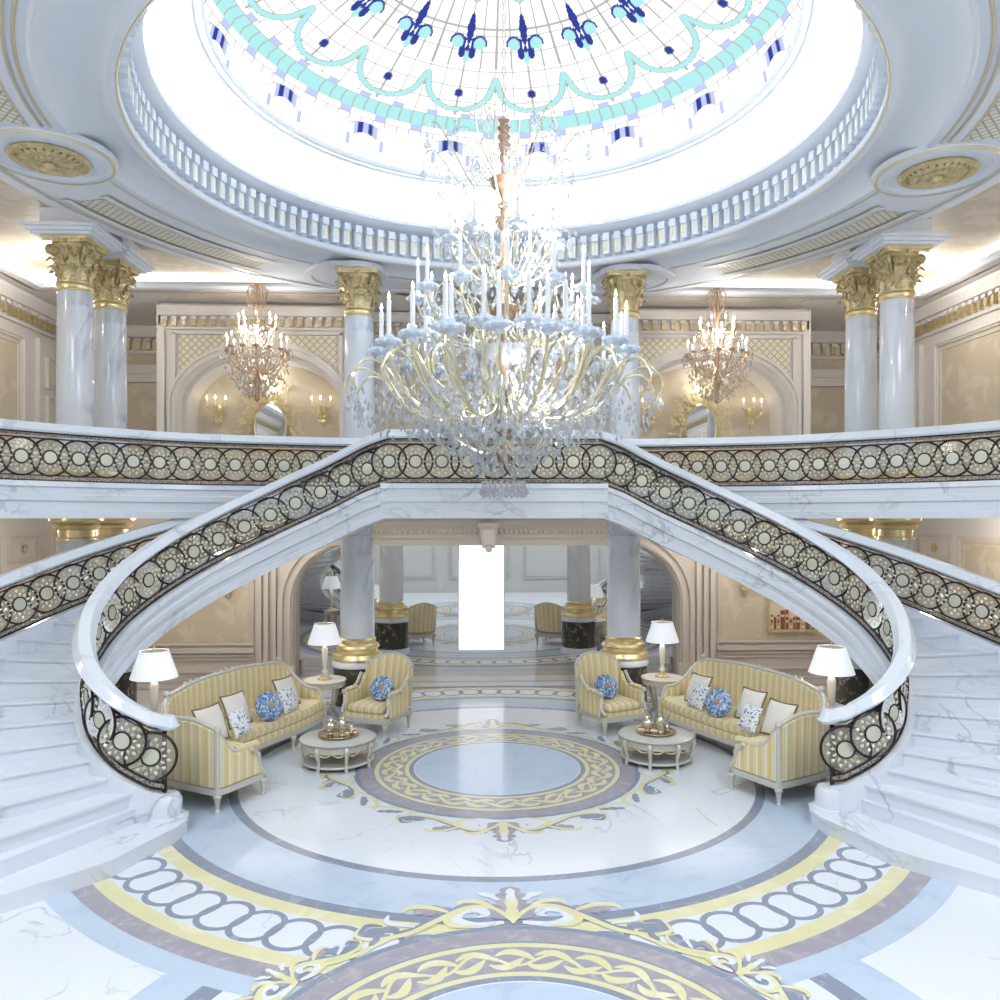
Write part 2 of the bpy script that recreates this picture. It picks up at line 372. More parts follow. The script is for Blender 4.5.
# ------------------------------------------------------------------ FLOOR with inlay
def build_floor():
    mats = [M['lightmarble'], M['bluemarble'], M['greymarble'], M['yellowmarble'], M['purplemarble'], M['warmmarble'], M['marble']]
    W, B, G, Y, P, WM, MA = range(7)
    mb = MB(); lay = [0.0]
    def z():
        return lay[0]
    def nxt(d=.00015): lay[0] += d
    mb.box(-WX-.6, WX+.6, FY-.3, WY+2.2, -.3, 0, W)
    YM = WY-.02
    def ann(c, r0, r1, m, seg=240):
        nxt(); zz = z()
        for k in range(seg):
            a, b = 2*PI*k/seg, 2*PI*(k+1)/seg
            pts = [(c[0]+r*math.cos(t), c[1]+r*math.sin(t)) for r, t in ((r0, a), (r1, a), (r1, b), (r0, b))]
            if r0 == 0: pts = pts[1:]
            if all(q[1] > YM for q in pts): continue
            mb.poly([(q[0], min(q[1], YM), zz) for q in pts], m)
    def strip(cl, wd, m, fresh=True):
        """ribbon along a centre line; wd = half widths"""
        if fresh: nxt()
        zz = z(); L = []; Rr = []
        for i, p in enumerate(cl):
            a = cl[max(0, i-1)]; b = cl[min(len(cl)-1, i+1)]
            dx, dy = b[0]-a[0], b[1]-a[1]; d = math.hypot(dx, dy) or 1
            w = wd[i] if isinstance(wd, (list, tuple)) else wd
            L.append((p[0]-dy/d*w, p[1]+dx/d*w)); Rr.append((p[0]+dy/d*w, p[1]-dx/d*w))
        for i in range(len(cl)-1):
            q = (L[i], Rr[i], Rr[i+1], L[i+1])
            if max(t[1] for t in q) < YM: mb.poly([(t[0], t[1], zz) for t in q], m)
    # warm paving beyond the circles towards the mirror
    nxt(); mb.quad((-WX, 14.9, z()), (WX, 14.9, z()), (WX, YM, z()), (-WX, YM, z()), WM)
    # surround of the near medallion, then the great ring
    ann(C2, 0, 2.95, B); ann(C2, 2.4, 2.58, G); ann(C2, 0, 2.4, W)
    ann(C1, 0, 5.55, B, 300); ann(C1, 5.14, 5.33, P, 300); ann(C1, 4.98, 5.14, Y, 300); ann(C1, 4.44, 4.98, W, 300)
    ann(C1, 4.28, 4.44, Y, 300); ann(C1, 4.15, 4.28, G, 300); ann(C1, 3.48, 4.15, B, 300); ann(C1, 3.37, 3.48, G, 300); ann(C1, 0, 3.37, W, 300)
    # interlaced oval chain
    n = 80
    for k in range(n):
        a = 2*PI*k/n; cl = []
        for j in range(29):
            t = 2*PI*j/28
            da = math.cos(t)*PI/n*1.1; rr = 4.71+.235*math.copysign(abs(math.sin(t))**.8, math.sin(t))
            cl.append((C1[0]+rr*math.cos(a+da), C1[1]+rr*math.sin(a+da)))
        lay[0] += .0001*(1 if k % 2 else -1) if k else .0002
        strip(cl, .028, G, fresh=False)
    # leaf garland of tapering leaves along a wavy stem
    def garland(c, rr, amp, n, m):
        nxt(); cl = []
        for j in range(n*12+1):
            t = 2*PI*j/(n*12); r = rr+amp*math.sin(t*n/2)
            cl.append((c[0]+r*math.cos(t), c[1]+r*math.sin(t)))
        strip(cl, .016, m, fresh=False); z0_ = lay[0]
        for k in range(n):
            t0 = 2*PI*k/n
            for sg, ln, off in ((1, 1, 0), (-1, .9, .35)):
                cl = []; wd = []
                for j in range(9):
                    f = j/8; t = t0+(off+f*1.05)*2*PI/n*ln; r = rr+sg*(amp*1.5*math.sin(f*PI*.8)-.02)
                    cl.append((c[0]+r*math.cos(t), c[1]+r*math.sin(t))); wd.append(.006+.036*math.sin(PI*min(1, f*1.02))**.8)
                lay[0] = z0_+.00007*(1+(k % 2)*2+(sg > 0)); strip(cl, wd, m, fresh=False)
        lay[0] = z0_+.0004
    def medallion(c):
        ann(c, 0, 1.93, G); ann(c, 1.68, 1.87, P); ann(c, 1.60, 1.66, Y); ann(c, 1.24, 1.60, P); ann(c, 1.2, 1.255, Y); ann(c, 0, 1.2, G); ann(c, 1.12, 1.135, W); ann(c, 0, 1.12, B)
        garland(c, 1.425, .085, 30, Y)
    # acanthus scroll ornament, laid along a circle
    def scroll(c, rad, th, sc=1.0, out=1):
        z0_ = lay[0]
        def T(u, v):
            a = th-u*sc/rad; r = rad+v*sc*out
            return (c[0]+r*math.cos(a), c[1]+r*math.sin(a))
        def rib(pts, w, m, pw=.7):
            S = smoothpath([(p[0], p[1], 0) for p in pts], 7); n = len(S)
            wd = [(w*math.sin(PI*min(.97, .08+i/(n-1)*.92))**pw)*sc+.003 for i in range(n)]
            lay[0] += .000014; strip([T(p.x, p.y) for p in S], wd, m, False)
        def leaf(x, y, ang, L, W, m, lobes=3, bend=0.0):
            """lobed leaf: fan of triangles about its mid rib"""
            lay[0] += .000014; zz = z(); n = 9*lobes; mid = []; edge = [[], []]
            for i in range(n+1):
                f = i/n; aa = ang+bend*f; mx_ = x+L*f*math.cos(ang+bend*f*.5); my_ = y+L*f*math.sin(ang+bend*f*.5)
                w = W*(math.sin(PI*min(1, f*.96+.04))**.55)*(.62+.38*abs(math.sin(PI*f*lobes)))
                mid.append((mx_, my_))
                for q, sg in enumerate((1, -1)): edge[q].append((mx_-sg*w*math.sin(aa)+.35*w*math.cos(aa), my_+sg*w*math.cos(aa)+.35*w*math.sin(aa)))
            for q in (0, 1):
                for i in range(n):
                    P = [T(*mid[i]), T(*edge[q][i]), T(*edge[q][i+1]), T(*mid[i+1])]
                    mb.poly([(p[0], p[1], zz) for p in P], m)
        D = math.radians
        for sg in (1, -1):
            A = lambda d: D(90-sg*d)
            X = lambda v: sg*v
            leaf(X(.03), .12, A(38), .62, .17, P, 4, -sg*.3)
            leaf(X(.55), .34, A(50), .42, .12, P, 3, -sg*.5)
            leaf(X(1.15), .22, A(62), .45, .10, G, 3, -sg*.6)
            leaf(X(1.6), .12, A(70), .42, .07, G, 3, sg*.5)
            s_ = lambda L: [(sg*a, b) for a, b in L]
            rib(s_([(.10, .05), (.40, .03), (.58, .18), (.50, .36), (.32, .36), (.27, .24), (.36, .2)]), .075, W)
            rib(s_([(.02, .10), (.16, .40), (.42, .46), (.75, .27), (1.05, .13), (1.36, .18), (1.5, .36), (1.38, .47), (1.27, .38)]), .06, G)
            rib(s_([(.0, .06), (.18, .37), (.42, .43), (.75, .24), (1.08, .10), (1.40, .15), (1.55, .34), (1.42, .5)]), .04, Y)
            rib(s_([(.42, .42), (.66, .24), (.60, .06), (.38, .02)]), .045, Y)
            rib(s_([(1.28, .12), (1.62, .03), (1.95, .08), (2.12, .24), (2.0, .33)]), .034, Y)
            rib(s_([(.16, .34), (.28, .52), (.44, .58), (.52, .5)]), .04, Y)
            rib(s_([(.62, .38), (.78, .56), (.95, .62), (1.02, .54)]), .04, Y)
            rib(s_([(1.0, .2), (1.2, .40), (1.15, .56)]), .032, W)
            leaf(X(.06), .5, A(28), .34, .06, W, 2, -sg*.5)
        leaf(0, .2, D(90), .68, .15, P, 4)
        leaf(0, .02, D(90), .66, .075, Y, 2)
        leaf(0, .5, D(90), .34, .05, W, 2)
    medallion(C1)
    for k in range(4): scroll(C1, 1.93, -PI/2+k*PI/2, .72)
    medallion(C2)
    scroll(C2, 1.95, PI/2, .78)
    for a in (0, PI, -PI/2): scroll(C2, 1.95, a, .6)
    for a in (PI-.62, .62): scroll(C2, 1.98, a, .42)
    # straight interlace and bands before the mirror
    for y0, w, m in ((16.05, .05, G), (16.62, .04, G), (16.15, .03, Y)):
        nxt(); mb.quad((-WX, y0, z()), (WX, y0, z()), (WX, y0+w, z()), (-WX, y0+w, z()), m)
    # narrow slab joints
    nxt()
    for y0 in (.6, 2.4):
        mb.quad((-WX, y0, z()), (WX, y0, z()), (WX, y0+.008, z()), (-WX, y0+.008, z()), G)
    struct(mb.build('floor', mats, smooth=0), 'white and blue marble floor with ringed inlay')
build_floor()

# ------------------------------------------------------------------ WALLS
def wall_panel(mb, origin, ud, nd, u0, u1, z0, z1, m_fill=None, m=1, w=.09, d=.04, inner=True):
    """raised frame moulding on a wall; ud along the wall, nd out of it"""
    o = Vector(origin); U = Vector(ud); N = Vector(nd); Z = Vector((0, 0, 1))
    def bar(a0, a1, b0, b1, dd):
        c = [o+U*a+Z*b+N*e for e in (0, dd) for a, b in ((a0, b0), (a1, b0), (a1, b1), (a0, b1))]
        i = [mb.vert(p) for p in c]
        for q in ((4, 5, 6, 7), (0, 1, 5, 4), (1, 2, 6, 5), (2, 3, 7, 6), (3, 0, 4, 7)): mb.face([i[k] for k in q], m)
    if m_fill is not None:
        p = [o+U*a+Z*b+N*.012 for a, b in ((u0, z0), (u1, z0), (u1, z1), (u0, z1))]
        mb.poly(p, m_fill)
    for k, (ww, dd, off) in enumerate(((w, d, 0), (w*.3, d*1.6, w*.35), (w*.25, d*.7, w*1.6)) if inner else ((w, d, 0), (w*.3, d*1.6, w*.35))):
        a0, a1, b0, b1 = u0+off, u1-off, z0+off, z1-off
        bar(a0, a1, b0, b0+ww, dd); bar(a0, a1, b1-ww, b1, dd); bar(a0, a0+ww, b0+ww, b1-ww, dd); bar(a1-ww, a1, b0+ww, b1-ww, dd)

def arch_z(x, cx, hw, zs, rise, flat=0):
    t = abs(x-cx)
    if t >= hw: return None
    if t <= hw-flat and flat: return zs+rise
    if flat: return zs+rise*math.sqrt(max(0, 1-((t-(hw-flat))/flat)**2))
    return zs+rise*math.sqrt(max(0, 1-(t/hw)**2))

def arch_wall(mb, x0, x1, y, z0, z1, op, depth=.35, m=0, mr=0, n=14):
    """wall in a plane of constant Y with one arched opening and its reveal behind"""
    cx, hw, zs, rise, flat = op
    k = 36
    xs = [cx-hw+hw*(1-math.cos(PI*i/k)) for i in range(k+1)]
    mb.quad((x0, y, z0), (cx-hw, y, z0), (cx-hw, y, z1), (x0, y, z1), m)
    mb.quad((cx+hw, y, z0), (x1, y, z0), (x1, y, z1), (cx+hw, y, z1), m)
    A = [(x, (arch_z(min(max(x, cx-hw+1e-4), cx+hw-1e-4), cx, hw, zs, rise, flat))) for x in xs]
    for (xa, za), (xb, zb) in zip(A, A[1:]):
        mb.quad((xa, y, za), (xb, y, zb), (xb, y, z1), (xa, y, z1), m)
    B = [(cx-hw, z0), (cx-hw, zs)]+A[1:-1]+[(cx+hw, zs), (cx+hw, z0)]
    for (xa, za), (xb, zb) in zip(B, B[1:]):
        mb.quad((xa, y, za), (xa, y+depth, za), (xb, y+depth, zb), (xb, y, zb), mr)
    return B
def archivolt(mb, B, y, w=.2, d=.07, m=0):
    """moulding that follows the opening edge"""
    n = len(B)
    for (w0, w1, dd) in ((0, w, d*.6), (w*.12, w*.34, d), (w*.66, w, d*1.15)):
        rows = []
        for i in range(n):
            a = B[max(0, i-1)]; b = B[min(n-1, i+1)]
            dx, dz = b[0]-a[0], b[1]-a[1]; L = math.hypot(dx, dz) or 1
            nx, nz = -dz/L, dx/L
            rows.append([mb.vert((B[i][0]+nx*t, yy, B[i][1]+nz*t)) for t, yy in ((w0, y), (w0, y-dd), (w1, y-dd), (w1, y))])
        for i in range(n-1):
            for k in range(3): mb.face((rows[i][k], rows[i+1][k], rows[i+1][k+1], rows[i][k+1]), m)

def cornice(mb, path, z, m=0, mg=1, sp=.17, scale=1.0, gold=True):
    """crown moulding with a row of gilt brackets; wall on the right of travel"""
    s_ = scale
    mb.sweep([(p[0], p[1], z) for p in path], [(0, -.34*s_), (.05*s_, -.34*s_), (.07*s_, -.29*s_), (.04*s_, -.27*s_), (.04*s_, -.06*s_), (.17*s_, -.04*s_), (.2*s_, .02*s_), (.27*s_, .1*s_), (.27*s_, .15*s_), (0, .15*s_)], m)
    for a, b in zip(path, path[1:]):
        L = math.hypot(b[0]-a[0], b[1]-a[1]); n = max(1, int(L/sp)); ang = math.atan2(b[1]-a[1], b[0]-a[0])
        nx, ny = -math.sin(ang), math.cos(ang)
        for k in range(n):
            t = (k+.5)/n; x = a[0]+(b[0]-a[0])*t; y = a[1]+(b[1]-a[1])*t
            mb.obox((x+nx*.075*s_, y+ny*.075*s_, z-.165*s_), ang, sp*.42, .09*s_, .2*s_, mg)
            mb.obox((x+nx*.105*s_, y+ny*.105*s_, z-.09*s_), ang, sp*.55, .1*s_, .06*s_, m)

def walls():
    P0, CR, GR, LA, GO, LO = 0, 1, 2, 3, 4, 5
    mats = [M['paper'], M['cream'], M['greywall'], M['lattice'], M['goldpaint'], M['creamlow']]
    # side walls
    for nm, s in (('wall_left', -1), ('wall_right', 1)):
        mb = MB(mx=s)
        mb.box(WX, WX+.3, FY, 19.5, 0, 8.2, CR)
        o = (WX, 0, 0); ud = (0, 1, 0); nd = (-1, 0, 0)
        # upper storey panels, a door and a pilaster
        for (a, b) in ((-1.5, 1.6), (2.0, 5.4), (5.8, 9.4), (9.9, 16.3)):
            wall_panel(mb, o, ud, nd, a, b, ZF+.75, 7.05, P0, CR, .12, .05)
            wall_panel(mb, o, ud, nd, a, b, ZF+.1, ZF+.62, None, CR, .07, .03)
        mb.box(WX-.1, WX, 16.75, 18.3, ZF, 7.1, CR)
        for (z0, z1) in ((ZF+.1, ZF+.9), (ZF+1.0, 5.95), (6.1, 6.75)):
            wall_panel(mb, (WX-.1, 0, 0), ud, nd, 16.95, 18.1, z0, z1, None, CR, .06, .035)
        mb.ball((WX-.15, 17.5, 6.45), .09, GO, sq=(.4, 1, 1.3))
        cornice(mb, [(WX, FY), (WX, 19)] if s else None, 7.62, CR, GO, .2, 1.15)
        # lower storey
        for (a, b) in ((-1.5, 1.6), (2.0, 5.4), (5.8, 9.4), (9.9, 13.4)):
            wall_panel(mb, o, ud, nd, a, b, .85, 3.05, P0, LO, .1, .04)
            wall_panel(mb, o, ud, nd, a, b, .15, .7, None, LO, .07, .03)
        for (z0, z1) in ((.15, .8), (.95, 2.35), (2.5, 3.05)):
            wall_panel(mb, o, ud, nd, 15.75, 16.85, z0, z1, None, LO, .06, .035)
        mb.ball((WX-.05, 16.3, 2.78), .08, GO, sq=(.4, 1, 1.2))
        wall_panel(mb, o, ud, nd, 13.8, 15.5, .85, 3.05, P0, LO, .1, .04)
        struct(mb.build(nm, mats))
    # front wall behind the viewer
    mb = MB(); mb.box(-WX-.3, WX+.3, FY-.3, FY, 0, 8.2, GR)
    for k in range(-2, 3): wall_panel(mb, (0, FY, 0), (1, 0, 0), (0, 1, 0), k*3.4-1.4, k*3.4+1.4, .6, 3.2, None, GR, .08, .03)
    for k in range(-2, 3): wall_panel(mb, (0, FY, 0), (1, 0, 0), (0, 1, 0), k*3.4-1.4, k*3.4+1.4, 4.3, 7.0, None, GR, .08, .03)
    struct(mb.build('wall_front', mats))
    # back wall, lower storey with the wide arch, upper storey with two niches
    mb = MB()
    B = arch_wall(mb, -WX, WX, 16.95, 0, ZS, (0.0, 4.1, 1.63, 1.2, 1.2), .35, LO, LO)
    archivolt(mb, B, 16.95, .3, .09, LO)
    mb.box(-WX, -4.1, 17.3, 17.5, 0, ZS, LO); mb.box(4.1, WX, 17.3, 17.5, 0, ZS, LO)
    for s in (-1, 1):
        for x in (4.44, 4.60, 4.74):
            mb.box(*sorted((s*x, s*(x+.09))), 16.87, 16.95, .3, 3.2, LO)
        mb.box(*sorted((s*4.05, s*4.5)), 16.84, 16.95, 0, .32, LO)
        a, b = sorted((s*4.9, s*9.1))
        wall_panel(mb, (0, 16.95, 0), (1, 0, 0), (0, -1, 0), a, b, .72, 3.2, P0, LO, .06, .03)
        mb.box(a, b, 16.86, 16.95, .58, .68, LO); mb.box(a, b, 16.9, 16.95, .5, .55, LO)
        wall_panel(mb, (0, 16.95, 0), (1, 0, 0), (0, -1, 0), a, b, .15, .46, None, LO, .05, .03, False)
    # upper storey
    for s in (-1, 1):
        cx = s*4.7; x0, x1 = sorted((s*2.7, s*6.75))
        B = arch_wall(mb, x0, x1, 16.6, ZF, 7.9, (cx, 1.68, 5.72, 1.12, 0), .3, CR, CR)
        archivolt(mb, B, 16.6, .17, .07, CR)
        # second, inner arch order
        B2 = arch_wall(mb, cx-1.68, cx+1.68, 16.9, ZF, 6.9, (cx, 1.58, 5.72, 1.04, 0), .75, CR, CR)
        mb.box(cx-1.7, cx+1.7, 17.6, 17.7, ZF, 7.2, P0)
        # trellis spandrels and frame
        k = 24
        for i in range(k):
            xa = x0+.42+(x1-x0-.84)*i/k; xb = x0+.42+(x1-x0-.84)*(i+1)/k
            def zz(x):
                t = abs(x-cx)/1.86
                return 5.65+1.42*math.sqrt(max(0, 1-t*t)) if t < 1 else 5.0
            if max(zz(xa), zz(xb)) < 7.12: mb.quad((xa, 16.585, zz(xa)), (xb, 16.585, zz(xb)), (xb, 16.585, 7.14), (xa, 16.585, 7.14), LA)
        for (a, b, c, d) in ((x0, x0+.14, ZF, 7.35), (x1-.14, x1, ZF, 7.35), (x0+.3, x0+.36, ZF, 7.2), (x1-.36, x1-.3, ZF, 7.2), (x0+.3, x1-.3, 7.16, 7.22)):
            mb.box(a, b, 16.54, 16.6, c, d, CR)
        for xe in (x0, x1): mb.box(xe-.04, xe+.04, 16.6, 19.0, ZF, 7.9, CR)
        cornice(mb, [(x1-.06, 16.6), (x0+.06, 16.6)], 7.56, CR, GO, .19, .9)
        # set-back wall at the corner
        a, b = sorted((s*6.79, s*WX))
        mb.box(a, b, 18.9, 19.1, ZF, 8.2, P0)
        cornice(mb, [(b, 18.9), (a, 18.9)], 7.62, CR, GO, .22, 1.2)
        mb.box(a, b, 18.8, 18.9, 6.55, 6.95, CR); mb.box(a, b, 18.76, 18.8, 6.75, 6.83, CR); mb.box(a, b, 18.8, 18.9, ZF, ZF+.3, CR)
    mb.box(-2.66, 2.66, 17.3, 17.5, ZF, 8.2, CR)
    wall_panel(mb, (0, 17.3, 0), (1, 0, 0), (0, -1, 0), -2.4, 2.4, ZF+.2, 7.0, P0, CR, .12, .05)
    cornice(mb, [(2.66, 17.3), (-2.66, 17.3)], 7.62, CR, GO, .2, 1.0)
    # entablature over the wide arch
    mb.box(-3.4, 3.4, 16.6, 16.95, 2.83, 2.98, LO); mb.box(-3.4, 3.4, 16.55, 16.95, 2.98, 3.04, LO); mb.box(-3.4, 3.4, 16.62, 16.95, 3.04, 3.24, LO); mb.box(-3.4, 3.4, 16.5, 16.95, 3.24, 3.4, LO)
    for k in range(66): mb.ball((-3.3+k*.1015, 16.62, 3.12), .042, LO, 6, 4, (1, .5, 1.4))
    mb.box(-WX-.3, WX+.3, 19.15, 19.4, 0, 8.2, CR)
    mb.build('wall_back', mats)['kind'] = 'structure'
    # keystone
    mb = MB(); pts = [(-.13, 2.78), (.13, 2.78), (.19, 3.22), (-.19, 3.22)]
    for yy0, yy1, k in ((16.42, 16.56, 1), (16.36, 16.42, .7)):
        f = [(x*k, 3.0+(z-3.0)*k) for x, z in pts]
        i = [mb.vert((x, yy0, z)) for x, z in f]+[mb.vert((x, yy1, z)) for x, z in f]
        for q in ((0, 1, 2, 3), (4, 7, 6, 5), (0, 4, 5, 1), (1, 5, 6, 2), (2, 6, 7, 3), (3, 7, 4, 0)): mb.face([i[j] for j in q])
    mb.box(-.22, .22, 16.36, 16.56, 3.22, 3.3); mb.ball((0, 16.38, 2.76), .07)
    struct(mb.build('trim_1', M['cream']), 'carved keystone')
walls()

# great wall mirror and a glowing panel added for the bright patch in it
mb = MB(); mb.box(-4.12, 4.12, 17.25, 17.29, -.01, 2.9)
tag(mb.build('wall_mirror', M['mirror']), 'huge wall mirror filling the wide arch under the landing', 'mirror')
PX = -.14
t = thing('mirror_glow_panel', 'tall glowing white panel added for the bright patch in the mirror under the landing', 'glow patch', (PX, 17.2, .55))
mb = MB(org=(.0, 17.2, .55)); mb.box(-.48, .48, 17.2, 17.23, .57, 2.81); mb.build('glowing_pane', M['mirrorglow'], t)
mb = MB(org=(.0, 17.2, .55))
for x in (-.5, .48): mb.box(x, x+.02, 17.19, 17.24, .55, 2.83)
mb.box(-.5, .5, 17.19, 17.24, .55, .57); mb.box(-.5, .5, 17.19, 17.24, 2.81, 2.83)
mb.build('rim', M['white'], t)

# ------------------------------------------------------------------ GALLERY FLOOR
EDGE = [(0, 13.62), (1.3, 13.6), (2.55, 13.5), (3.2, 13.36), (4.68, 12.9), (5.85, 12.05), (6.73, 11.07), (7.3, 9.9), (7.6, 8.6), (7.7, 7.0), (7.7, 4.5), (7.7, FY)]
ECURVE = smoothpath([(x, y, 0) for x, y in EDGE], 6)
def gallery():
    mb = MB(); E = [(p.x, p.y) for p in ECURVE]
    for s in (-1, 1):
        for (a, b) in zip(E, E[1:]):
            if a[0] < 7.3 and a[1] > 9.95:
                P = [(s*a[0], a[1]), (s*b[0], b[1]), (s*b[0], 19.0), (s*a[0], 19.0)]
            else:
                P = [(s*a[0], a[1]), (s*b[0], b[1]), (s*WX, b[1]), (s*WX, a[1])]
            for z in (ZS, ZF): mb.poly([(p[0], p[1], z) for p in P], 0 if z == ZF else 1)
        k = [q for q in E if not (q[0] < 7.3 and q[1] > 9.95)][0]
        for z in (ZS, ZF): mb.poly([(s*k[0], k[1], z), (s*WX, k[1], z), (s*WX, 19.0, z), (s*k[0], 19.0, z)], 0 if z == ZF else 1)
        fas = [(-.03, .002), (.05, .002), (.06, -.07), (.02, -.09), (.02, -.17), (.05, -.19), (.05, -.27), (.01, -.29), (.01, -.4), (.05, -.42), (.05, -.525), (-.03, -.525)]
        path = [(s*x, y, ZF) for x, y in E]
        if s == 1: mb.sweep(path, [(-a, b) for a, b in fas], 0)
        else: mb.sweep(path, fas, 0)
    o = mb.build('floor_gallery', [M['marble'], M['soffit']]); struct(o, 'upper gallery floor with moulded white marble edge')
    # landing between the two flights
    mb = MB()
    poly = [(-1.70, 12.15), (1.70, 12.15), (1.95, 13.6), (-1.95, 13.6)]
    mb.prism(poly, ZS+.001, ZF-.001)
    mb.sweep([(-1.72, 12.12, ZF), (1.72, 12.12, ZF)], [(-a, b) for a, b in fas], 0)
    tag(mb.build('stair_landing', M['stairmarble']), 'white marble landing joining the two curved flights', 'landing')
gallery()

# ------------------------------------------------------------------ RAILINGS
def ring_proto():
    mb = MB()
    def circ(r, y=0): return [(r*math.cos(2*PI*k/28), y, r*math.sin(2*PI*k/28)) for k in range(28)]
    mb.tube(circ(.262), .016, 6, 0, True); mb.tube(circ(.093), .014, 6, 0, True)
    iron = mb.build('iron_ring', M['iron'])
    mb = MB()
    def yl(prof, m, seg=20):
        rows = [[mb.vert((r*math.cos(2*PI*k/seg), y, r*math.sin(2*PI*k/seg))) for k in range(seg)] for r, y in prof]
        for A, B in zip(rows, rows[1:]):
            for k in range(seg): mb.face((A[k], A[(k+1) % seg], B[(k+1) % seg], B[k]), m)
        return rows
    r = yl([(.001, -.014), (.05, -.016), (.085, -.01), (.085, .01), (.05, .016), (.001, .014)], 0)
    yl([(.1, -.005), (.255, -.003), (.255, .003), (.1, .005)], 1)
    for k in range(12):
        a = 2*PI*k/12; c, s = math.cos(a), math.sin(a)
        for (r0, r1, w) in ((.105, .165, .017), (.16, .215, .024)):
            a2 = a+(PI/12 if r0 > .12 else 0); c, s = math.cos(a2), math.sin(a2)
            for sy in (-1, 1):
                p = [(r0, 0), ((r0+r1)/2, w), (r1, 0), ((r0+r1)/2, -w)]
                i = [mb.vert((u*c-v*s, sy*.006, u*s+v*c)) for u, v in p]; t_ = mb.vert(((r0+r1)/2*c, sy*.022, (r0+r1)/2*s))
                for q in range(4): mb.face((i[q], i[(q+1) % 4], t_), 2)
    ros = mb.build('rosette', [M['rosette'], M['panelglass'], M['leafgold']], iron)
    return iron
RING = ring_proto()
def add_ring(first, p, tx, ty, parent):
    """p centre; (tx,ty) direction of the rail"""
    rz = math.atan2(ty, tx)
    r = RING.copy(); COL.objects.link(r); r.location = p; r.rotation_euler = (0, 0, rz); r.parent = parent
    for c in kids(RING): q = c.copy(); COL.objects.link(q); q.parent = r

RAILP = [(-.10, 0), (-.12, .03), (-.10, .06), (-.085, .1), (-.06, .135), (.06, .135), (.085, .1), (.10, .06), (.12, .03), (.10, 0)]
def railing(name, label, group, centres, path, scroll=False):
    """centres: ring centres; path: line through ring-centre height"""
    t = thing(name, label, 'railing', (0, 0, 0), 0, group)
    path = [Vector(p) for p in path]
    def off(dz): return [(p.x, p.y, p.z+dz) for p in path]
    def bar(nm, prof, dz, m):
        mb = MB(); mb.sweep(off(dz), prof, 0); return mb.build(nm, m, t)
    bar('handrail', RAILP, .345, M['marble'])
    bar('beaded_band', [(-.014, .012), (-.014, .04), (.014, .04), (.014, .012)], .285, M['bead'])
    bar('top_bar', [(-.03, 0), (-.03, .025), (.03, .025), (.03, 0)], .33, M['iron'])
    bar('upper_bar', [(-.012, 0), (-.012, .018), (.012, .018), (.012, 0)], .253, M['iron'])
    bar('lower_bar', [(-.012, 0), (-.012, .018), (.012, .018), (.012, 0)], -.268, M['iron'])
    bar('bottom_band', [(-.018, 0), (-.018, .045), (.018, .045), (.018, 0)], -.318, M['bead'])
    bar('base_bar', [(-.03, 0), (-.03, .022), (.03, .022), (.03, 0)], -.34, M['iron'])
    for i, c in enumerate(centres):
        a = centres[max(0, i-1)]; b = centres[min(len(centres)-1, i+1)]
        add_ring(RING, c, b[0]-a[0], b[1]-a[1], t)
    return t

INNER = [(-1.60, 12.18, 4.26), (-1.94, 12.29, 4.15), (-2.30, 12.39, 3.98), (-2.68, 12.44, 3.80), (-3.06, 12.44, 3.63), (-3.43, 12.38, 3.45), (-3.79, 12.24, 3.27), (-4.11, 12.04, 3.09), (-4.39, 11.79, 2.91), (-4.61, 11.48, 2.73), (-4.78, 11.14, 2.55), (-4.90, 10.78, 2.37), (-4.95, 10.40, 2.19), (-4.95, 10.02, 2.0), (-4.89, 9.65, 1.82), (-4.78, 9.32, 1.62), (-4.60, 9.0, 1.42), (-4.36, 8.78, 1.22), (-4.08, 8.68, 1.02), (-3.80, 8.74, .83)]
OUTER = [(-1.95, 13.5, 4.26), (-2.6, 13.58, 3.98), (-3.4, 13.55, 3.63), (-4.3, 13.3, 3.27), (-5.05, 12.8, 2.91), (-5.45, 12.4, 2.75), (-6.0, 11.75, 2.5), (-6.4, 11.15, 2.27), (-6.8, 10.3, 2.0), (-7.0, 9.6, 1.82), (-7.15, 8.8, 1.62), (-7.2, 7.9, 1.42), (-6.95, 7.0, 1.22), (-6.4, 6.2, 1.02), (-5.7, 5.5, .83)]
IP = smoothpath(INNER, 5); OP = smoothpath(OUTER, 5)
def on_path(P, z):
    """point of a falling path at ring-centre height z"""
    for a, b in zip(P, P[1:]):
        if b.z <= z <= a.z:
            f = (a.z-z)/max(1e-6, a.z-b.z); return a.lerp(b, f)
    return P[0].copy() if z > P[0].z else P[-1].copy()

for s, side in ((-1, 'left'), (1, 'right')):
    f = -s
    mir = lambda P: [(p[0]*f, p[1], p[2]) for p in P]
    ip = mir(IP); op = mir(OP)
    ext = [(-3.69*f, 8.83, .775)]
    c_in = mir(INNER[1:])
    railing('stair_railing', 'dark iron ring railing with white marble handrail, inner side of the %s stair' % side, None, c_in, ip+ext)
    # scroll terminal of the handrail
    oc = [(p.x, p.y, p.z) for p in resample([Vector(p) for p in op], step=.395)]
    railing('stair_railing', 'dark iron ring railing with white marble handrail, wall side of the %s stair' % side, None, oc[1:-1], op)
    # gallery railing
    E = [Vector((p.x*s*1.0, p.y, 4.26)) for p in ECURVE if p.y > 7.0 and p.x > 1.85]
    E = [Vector((s*1.95, 13.54, 4.26))]+E
    gc = resample(E, step=.385)
    railing('gallery_railing', 'dark iron ring railing with white handrail along the %s half of the upper gallery' % side, None, [tuple(p) for p in gc[1:]], [tuple(p) for p in E])
cl = [(-1.60+k*3.2/8.0, 12.18, 4.26) for k in range(9)]
railing('landing_railing', 'dark iron ring railing across the landing behind the great chandelier', None, cl, [(-1.6, 12.18, 4.26), (1.6, 12.18, 4.26)])
for c in kids(RING): bpy.data.objects.remove(c)
bpy.data.objects.remove(RING)

